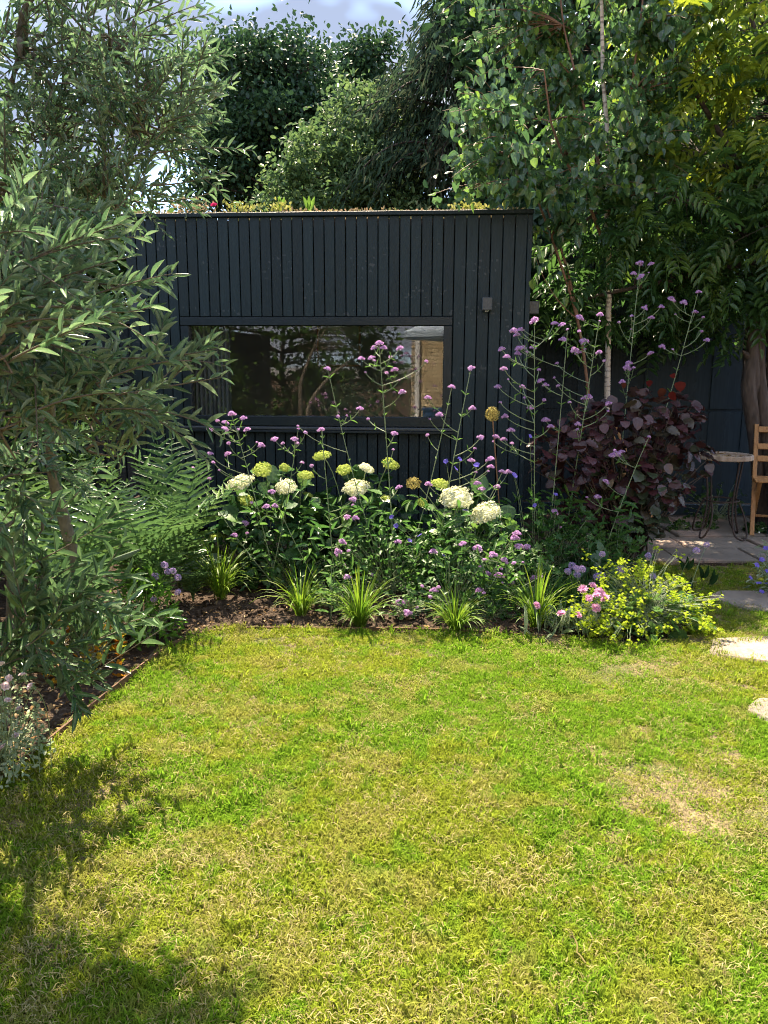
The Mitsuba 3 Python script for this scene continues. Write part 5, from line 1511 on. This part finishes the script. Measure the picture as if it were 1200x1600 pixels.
S = 0.75
verbena('arching verbena leaning left over the first hydrangea', (-0.68, 4.75), 4.65,
        [(329, 667), (352, 657), (352, 667), (354, 674, S), (362, 643, 1.1), (380, 650), (386, 668), (327, 706), (355, 706), (408, 692), (429, 683), (460, 683), (472, 720, S), (477, 673, S), (442, 690, S), (465, 690, S), (384, 814), (367, 833), (340, 655, S), (333, 720, S), (357, 690, S), (327, 745, S)], dy=0.06)
verbena('low sprawling verbena among the hydrangea leaves left of the seedling', (-0.30, 4.60), 4.45,
        [(425, 765), (416, 788), (429, 787), (502, 668), (552, 777), (542, 805, 1.1), (555, 806), (535, 843, 1.15), (528, 858, 1.1), (542, 898, 1.1), (572, 927, S), (581, 895, S), (487, 725, S), (545, 858, S)], dy=0.08)
verbena('tall verbena standing against the middle of the window', (0.08, 4.80), 4.75,
        [(592, 533, 1.1), (584, 540), (600, 540), (625, 541), (564, 557), (580, 556), (610, 555, S), (617, 574), (512, 573), (628, 609), (563, 635), (668, 618), (706, 601), (616, 674), (666, 562, S), (668, 677, S), (528, 648, S), (623, 758), (604, 580, S), (504, 668, S)], r=0.0042, dy=0.08)
verbena('verbena with long side stems reaching right of the window frame', (0.30, 4.70), 4.65,
        [(738, 634), (687, 644), (736, 572), (669, 753, 1.1), (751, 680), (736, 716), (766, 714, 1.2), (767, 726), (745, 752, 1.1), (753, 761), (785, 734), (794, 734), (777, 757), (677, 858, 1.1), (622, 843)], dy=0.08)
verbena('tangled low verbena spilling to the front of the bed', (0.55, 4.35), 4.2,
        [(747, 853, 1.35), (723, 846), (770, 863, 1.1), (761, 893, 1.1), (780, 896, 1.3), (780, 884), (796, 907, 1.2), (748, 919, 1.1), (789, 872), (803, 877, S), (678, 919, 1.1), (685, 915, S), (633, 916, S), (625, 938, 1.25), (633, 937), (637, 954, 1.1), (834, 899), (808, 830, 1.1), (804, 837, 1.2), (810, 850), (823, 851, 1.15), (672, 930, S), (757, 872, S)], dy=0.10)
verbena('bushy verbena right of the garden room, thick with heads in front of its corner', (1.02, 5.05), 4.95,
        [(835, 497, 1.25), (803, 513, 1.1), (813, 512), (808, 520), (810, 541, 1.1), (818, 540), (809, 549), (834, 539), (783, 542), (792, 554), (787, 573), (844, 592, 1.1), (852, 598), (816, 601), (829, 634), (789, 647), (778, 601), (798, 669, 1.1), (775, 679), (787, 683), (842, 575, S), (866, 502), (878, 504), (852, 653, 1.25), (860, 663), (867, 796, 1.1), (850, 622, S), (800, 690, S)], r=0.004, dy=0.12)
verbena('verbena in front of the birch stem with wide-spread heads', (1.22, 5.15), 5.1,
        [(906, 493, 1.25), (938, 488), (880, 527, 1.15), (912, 530, 1.35), (897, 543, 1.15), (902, 548), (936, 547), (920, 616, 1.2), (913, 619), (950, 627), (903, 659), (905, 515, S), (944, 561, S), (870, 565, S), (872, 600, S), (890, 626, S)], r=0.0038, dy=0.10)
verbena('short verbena stems in front of the purple hazel', (1.40, 4.95), 4.9,
        [(962, 706, 1.3), (970, 703), (956, 708), (947, 749), (933, 773, 1.1), (867, 795, S), (1014, 680, S)], r=0.003, dy=0.05)
verbena('tallest verbena rising behind the purple hazel before the fence', (1.75, 5.75), 5.75,
        [(1000, 408, 1.2), (1017, 409), (990, 424), (1001, 429, 1.2), (1008, 478), (1018, 493), (1033, 476), (1049, 464, 1.35), (1069, 469, 1.2), (1091, 453), (1086, 484), (1096, 515, S), (1105, 528), (1035, 538, 1.15), (1016, 549, 1.1), (980, 571, 1.3), (982, 564, 1.2), (972, 593), (987, 491, S), (967, 501, S), (990, 572, S)], r=0.0042, dy=0.10)
# allium seed head
k = thing('allium', 'round straw-yellow allium seed head in front of the black boards', 'allium')
p = at(769, 647, 4.85)
v = []
for d in rnd_dir(150):
    v.append(tube([p, p + d * 0.040], [0.0006, 0.0006], 3, False))
v = join(v)
put(f'{k}__stalks', v, 'dry_petal_material', uv=np.full((len(v[0]), 2), 0.6), kind='stuff')
v = florets(150, 0.042, 3.1, 0.007, TINY, 4, 1.0)
put(f'{k}__seed_head', (v[0] + p, v[1]), 'dry_petal_material', smooth=False, uv=v[2])
q = bez(p, at(775, 720, 4.85), (0.80, 4.9, 0.0), 12)
put(f'{k}__stem', tube(q, 0.004, 6), 'red_stem_material', smooth=True)

# ---- planted roof
L = Leaves()
n = 5200
us_, bs_ = rng.uniform(uL, uR, n), 0.12 + rng.random(n) ** 1.7 * (DEP - 0.3)
h_ = 0.155 + 0.05 * meshkit.fbm(np.c_[us_ * 3, bs_ * 3, us_ * 0], 3, 5) * rng.random(n) + np.where(bs_ < 0.5, 0.0, 0.01)
pos = P0 + us_[:, None] * TD + bs_[:, None] * BD + np.c_[us_ * 0, us_ * 0, roof_z + h_ - 0.02]
L.add(OVAL, pos, unit(rng.normal(0, 0.6, (n, 3)) + [0, 0, 0.5]), rnd_dir(n) + [0, 0, 0.5], rng.uniform(0.015, 0.04, n), rng.uniform(0.010, 0.02, n), np.clip(meshkit.fbm(np.c_[us_ * 2, bs_ * 2, us_ * 0], 3, 6) * 1.6 - 0.35 + rng.normal(0, 0.2, n), 0, 1))
L.emit('sedum', 'sedum_leaf_material', 0, mass='mat')
put('sedum__substrate', shed(box((uR - uL - 0.08, DEP - 0.05, 0.10), ((uL + uR) / 2, DEP / 2 + 0.13, roof_z + 0.052))), 'soil_material')
labels['sedum'] = {'kind': 'stuff', 'label': 'mixed green, red and yellow sedum matting on the garden room roof', 'category': 'sedum'}
for (px, py, n, sx, lab, mat) in ((735, 323, 140, 0.085, 'mound of yellow stonecrop flowering on the right of the roof', 'sedum_bloom_material'), (440, 322, 70, 0.05, 'clump of yellow-green stonecrop left of the middle of the roof', 'sedum_bloom_material'), (375, 322, 80, 0.08, 'pale yellow stonecrop near the left end of the roof', 'sedum_bloom_material'), (300, 322, 90, 0.07, 'reddish stonecrop beside the magenta flower on the roof', 'sedum_leaf_material')):
    k = thing('stonecrop', lab, 'stonecrop', 'stonecrops on the planted roof')
    c = at(px, py, 6.55)
    pos = c + rng.normal(0, 1, (n, 3)) * [sx, 0.08, 0.018] - [0, 0, 0.02]
    L = Leaves()
    L.add(OVAL, pos, unit(rng.normal(0, 0.6, (n, 3)) + [0, 0, 0.6]), rnd_dir(n), rng.uniform(0.02, 0.045, n), 0.02, hue(n))
    L.emit(k, mat, 0, mass='foliage')
    stp = [np.vstack([[q[0], q[1], roof_z + 0.09], q]) for q in pos[::6]]
    limbs(k, 'stems', stp, 'stem_material', [[0.003, 0.002]] * len(stp), 4)
    labels[f'{k}__stems'] = {'kind': 'stuff'}
k = thing('roof_flower', 'single magenta flower on the left end of the planted roof', 'flower')
p = at(334, 322, 6.5)
child(k, 'bloom', shared(blossom(8, 0.034, 0.026, OVAL[:1], 0.5, rows=3), 'magenta_petal_material'), face(p, (0, -0.7, 0.8)))
put(f'{k}__stem', tube(wavy((p[0], p[1] + 0.03, roof_z + 0.08), p, 5, 0.003), 0.003, 5), 'stem_material', smooth=True)
k = thing('roof_weed', 'upright green weed with blade leaves standing in the roof planting', 'weed')
L = Leaves()
for (px, py, dx) in ((481, 325, 0.1), (481, 325, -0.3), (483, 325, 0.4), (440, 326, -0.2), (438, 326, 0.3), (437, 326, 0.0)):
    L.add(OLIVE_LEAF, (at(px, py, 6.6) - [0, 0, 0.03])[None], np.array([[dx, 0, 1.0]]), np.array([[0.3, -1, 0.2]]), 0.13, 0.034, 0.9)
L.emit(k, 'herb_leaf_material', 6)


# ================================================================== bistro set
def ring(c, rx, ry, z, n=40):
    a = np.linspace(0, 2 * math.pi, n)
    return np.c_[c[0] + rx * np.cos(a), c[1] + ry * np.sin(a), 0 * a + z]


k = thing('bistro_table', 'small round garden table with worn top and thin rusty curved legs', 'table')
tc = at(1133, 718, 6.25)
tz = 0.71
R = 0.212
prof = np.array([(0, tz - 0.030), (R - 0.01, tz - 0.030), (R, tz - 0.024), (R, tz + 0.008), (R - 0.006, tz + 0.012), (R - 0.016, tz + 0.008), (R - 0.020, tz - 0.006), (0, tz - 0.008)])
m = trimesh.creation.revolve(prof, sections=48)
m.apply_translation((tc[0], tc[1], 0))
put(f'{k}__top', m, 'table_top_material', smooth=30)
hoop = ring(tc, 0.135, 0.135, 0.345, 33)
put(f'{k}__hoop', tube(hoop, 0.006, 6), 'rust_metal_material', smooth=True)
for a in (0.25, 1.82, 3.39, 4.96):
    pl_ = []
    o = np.array([math.cos(a), math.sin(a), 0])
    s_ = np.array([-math.sin(a), math.cos(a), 0])
    for w, r_, z in ((0.0, 0.175, tz - 0.03), (0.0, 0.165, 0.58), (0, 0.14, 0.42), (0, 0.135, 0.345), (0, 0.145, 0.2), (0, 0.175, 0.09), (0.02, 0.20, 0.055), (0.06, 0.225, 0.042), (0.10, 0.215, 0.06), (0.115, 0.18, 0.14), (0.10, 0.15, 0.25), (0.06, 0.137, 0.335)):
        pl_.append(np.array([tc[0], tc[1], 0]) + o * r_ + s_ * w + [0, 0, z])
    pl_ = np.array(pl_)
    t0 = np.linspace(0, 1, len(pl_)); t1 = np.linspace(0, 1, 40)
    q = np.stack([np.interp(t1, t0, pl_[:, i_]) for i_ in range(3)], 1)
    for _ in range(3):
        q[1:-1] = (q[:-2] + 2 * q[1:-1] + q[2:]) / 4
    put(f'{k}__leg', tube(q, 0.0075, 7), 'rust_metal_material', smooth=True)
L = Leaves()
n = 90
a, r_ = rng.uniform(0, 6.28, n), 0.175 * np.sqrt(rng.random(n))
L.add(OVAL, np.c_[tc[0] + r_ * np.cos(a), tc[1] + r_ * np.sin(a), np.full(n, tz + 0.001)], rnd_dir(n) * [1, 1, 0.15], rng.normal(0, 0.25, (n, 3)) + [0, 0, 1], rng.uniform(0.02, 0.05, n), rng.uniform(0.008, 0.02, n), hue(n))
L.emit('leaf_litter', 'dead_leaf_material', 0, mass='leaves')
labels['leaf_litter'] = {'kind': 'stuff', 'label': 'dry brown leaves and petals scattered on the round table top', 'category': 'leaf litter'}


def folding_chair(lab, loc, rz):
    """Slatted wooden folding chair, its front along -y."""
    k = thing('folding_chair', lab, 'chair', 'wooden folding chairs of the bistro set')
    M = trimesh.transformations.rotation_matrix(rz, (0, 0, 1))
    M[:3, 3] = loc

    def bar(p, q, w, t, part, up=(0, 1, 0.01), mat='teak_material'):
        p, q = np.array(p, float), np.array(q, float)
        X = unit(q - p)
        Z = unit(np.cross(X, up))
        m = box((np.linalg.norm(q - p), w, t), (0, 0, 0), 0.003)
        A = np.eye(4)
        A[:3, 0], A[:3, 2], A[:3, 1] = X, Z, np.cross(Z, X)
        A[:3, 3] = (p + q) / 2
        m.apply_transform(M @ A)
        put(f'{k}__{part}', m, mat)

    for s_ in (-1, 1):
        bar((s_ * 0.20, -0.20, 0.0), (s_ * 0.20, 0.20, 0.90), 0.034, 0.022, 'back_leg', (1, 0, 0))
        bar((s_ * 0.172, 0.19, 0.0), (s_ * 0.172, -0.17, 0.46), 0.034, 0.020, 'front_leg', (1, 0, 0))
    for j in range(5):
        bar((-0.21, -0.18 + 0.075 * j, 0.455), (0.21, -0.18 + 0.075 * j, 0.455), 0.055, 0.016, 'seat_slat', (0, 1, 0))
    for z in (0.86, 0.72, 0.62):
        bar((-0.188, (z / 0.9) * 0.4 - 0.20 - 0.014, z), (0.188, (z / 0.9) * 0.4 - 0.20 - 0.014, z), 0.05, 0.014, 'back_slat', (0, 0.3, 1))
    bar((-0.16, 0.10, 0.12), (0.16, 0.10, 0.12), 0.02, 0.02, 'stretcher')
    return k


cr = gr(1174, 843)
_a = -0.35
folding_chair('wooden folding chair at the right edge beside the round table', (cr[0] + 0.20 * math.cos(_a) - 0.20 * math.sin(_a), cr[1] + 0.20 * math.sin(_a) + 0.20 * math.cos(_a), 0.035), _a)
cl = gr(1034, 838)
folding_chair('wooden folding chair hidden behind the purple hazel, only its leg showing', (cl[0] - 0.22, cl[1] + 0.20, 0.035), 1.45)
k = thing('flower_basket', 'dark slatted basket of small white flowers on the right-hand chair', 'basket')
bc = np.array([cr[0] + 0.30, cr[1] - 0.02, 0.0])
for j in range(7):
    put(f'{k}__slat', box((0.016, 0.010, 0.12), (bc[0] - 0.15 + j * 0.05, bc[1] - 0.09, 0.43), 0.002), 'teak_material')
put(f'{k}__tray', box((0.36, 0.17, 0.02), (bc[0], bc[1], 0.365), 0.003), 'black_metal_material')
put(f'{k}__soil', box((0.33, 0.15, 0.08), (bc[0], bc[1] + 0.01, 0.42)), 'soil_material')
for sx in (-0.15, 0.15):
    for sy in (-0.06, 0.06):
        put(f'{k}__leg', tube([(bc[0] + sx, bc[1] + sy, 0.035), (bc[0] + sx, bc[1] + sy, 0.36)], 0.007, 6), 'black_metal_material', smooth=True)
mound(k, 'geranium_leaf_material', (bc[0], bc[1], 0.44), (0.17, 0.10, 0.09), 120, 0.022, OVAL, 0.5)
WHITE = [shared(blossom(5, 0.008, 0.009, OVAL[:1], 0.3), 'white_petal_material')]
for j in range(46):
    child(k, 'flower', WHITE[0], face(bc + [rng.uniform(-0.16, 0.16), rng.uniform(-0.11, 0.02), rng.uniform(0.42, 0.54)], up_normal(0.4, 0.9), rng.uniform(0.8, 1.2)))

# weeds in the patio joints, and on the path
for (px, py, n, s, lab) in ((1060, 828, 70, 0.045, 'low green weeds with tiny white flowers in the patio under the table'), (1105, 826, 60, 0.05, 'weed tuft between the table legs on the patio'), (1180, 832, 90, 0.06, 'weeds growing by the foot of the right-hand chair')):
    k = thing('patio_weed', lab, 'weed')
    b = gr(px, py, 0.035)
    mound(k, 'hedge_leaf_material', b, (0.12, 0.07, 0.09), n, s, OVAL, 0.5)
    flowers(k, WHITE, b[1] - 0.03, [(px - 8, py - 4), (px + 6, py), (px + 12, py - 6)], b, 1.0)
k = thing('path_weed', 'dark broad-leaved weed standing on the grass path before the patio', 'weed')
L = Leaves()
for (px, py, dx) in ((1096, 905, -0.3), (1098, 905, 0.2), (1106, 915, 0.6), (1070, 890, 0.0), (1072, 892, 0.4), (1068, 892, -0.5), (1074, 925, 0.1), (1108, 912, 0.2)):
    L.add(OLIVE_LEAF, gr(px, py)[None], np.array([[dx, -0.2, 1.0]]), np.array([[0.2, -1, 0.3]]), 0.11, 0.034, 0.1)
L.emit(k, 'hedge_leaf_material', 8)
k = thing('dead_stalk', 'bleached dry grass stalk lying on the lawn near the bottom right', 'dry stalk')
a_, b_ = gr(893, 1462, 0.05), gr(915, 1505, 0.03)
put(f'{k}__stalk', tube(wavy(a_, b_, 8, 0.006), 0.0022, 5), 'straw_material', smooth=True)
v = florets(18, 0.004, 2.6, 0.004, TINY, 2, 2.2)
put(f'{k}__ear', (v[0] + a_, v[1]), 'straw_material', uv=v[2])
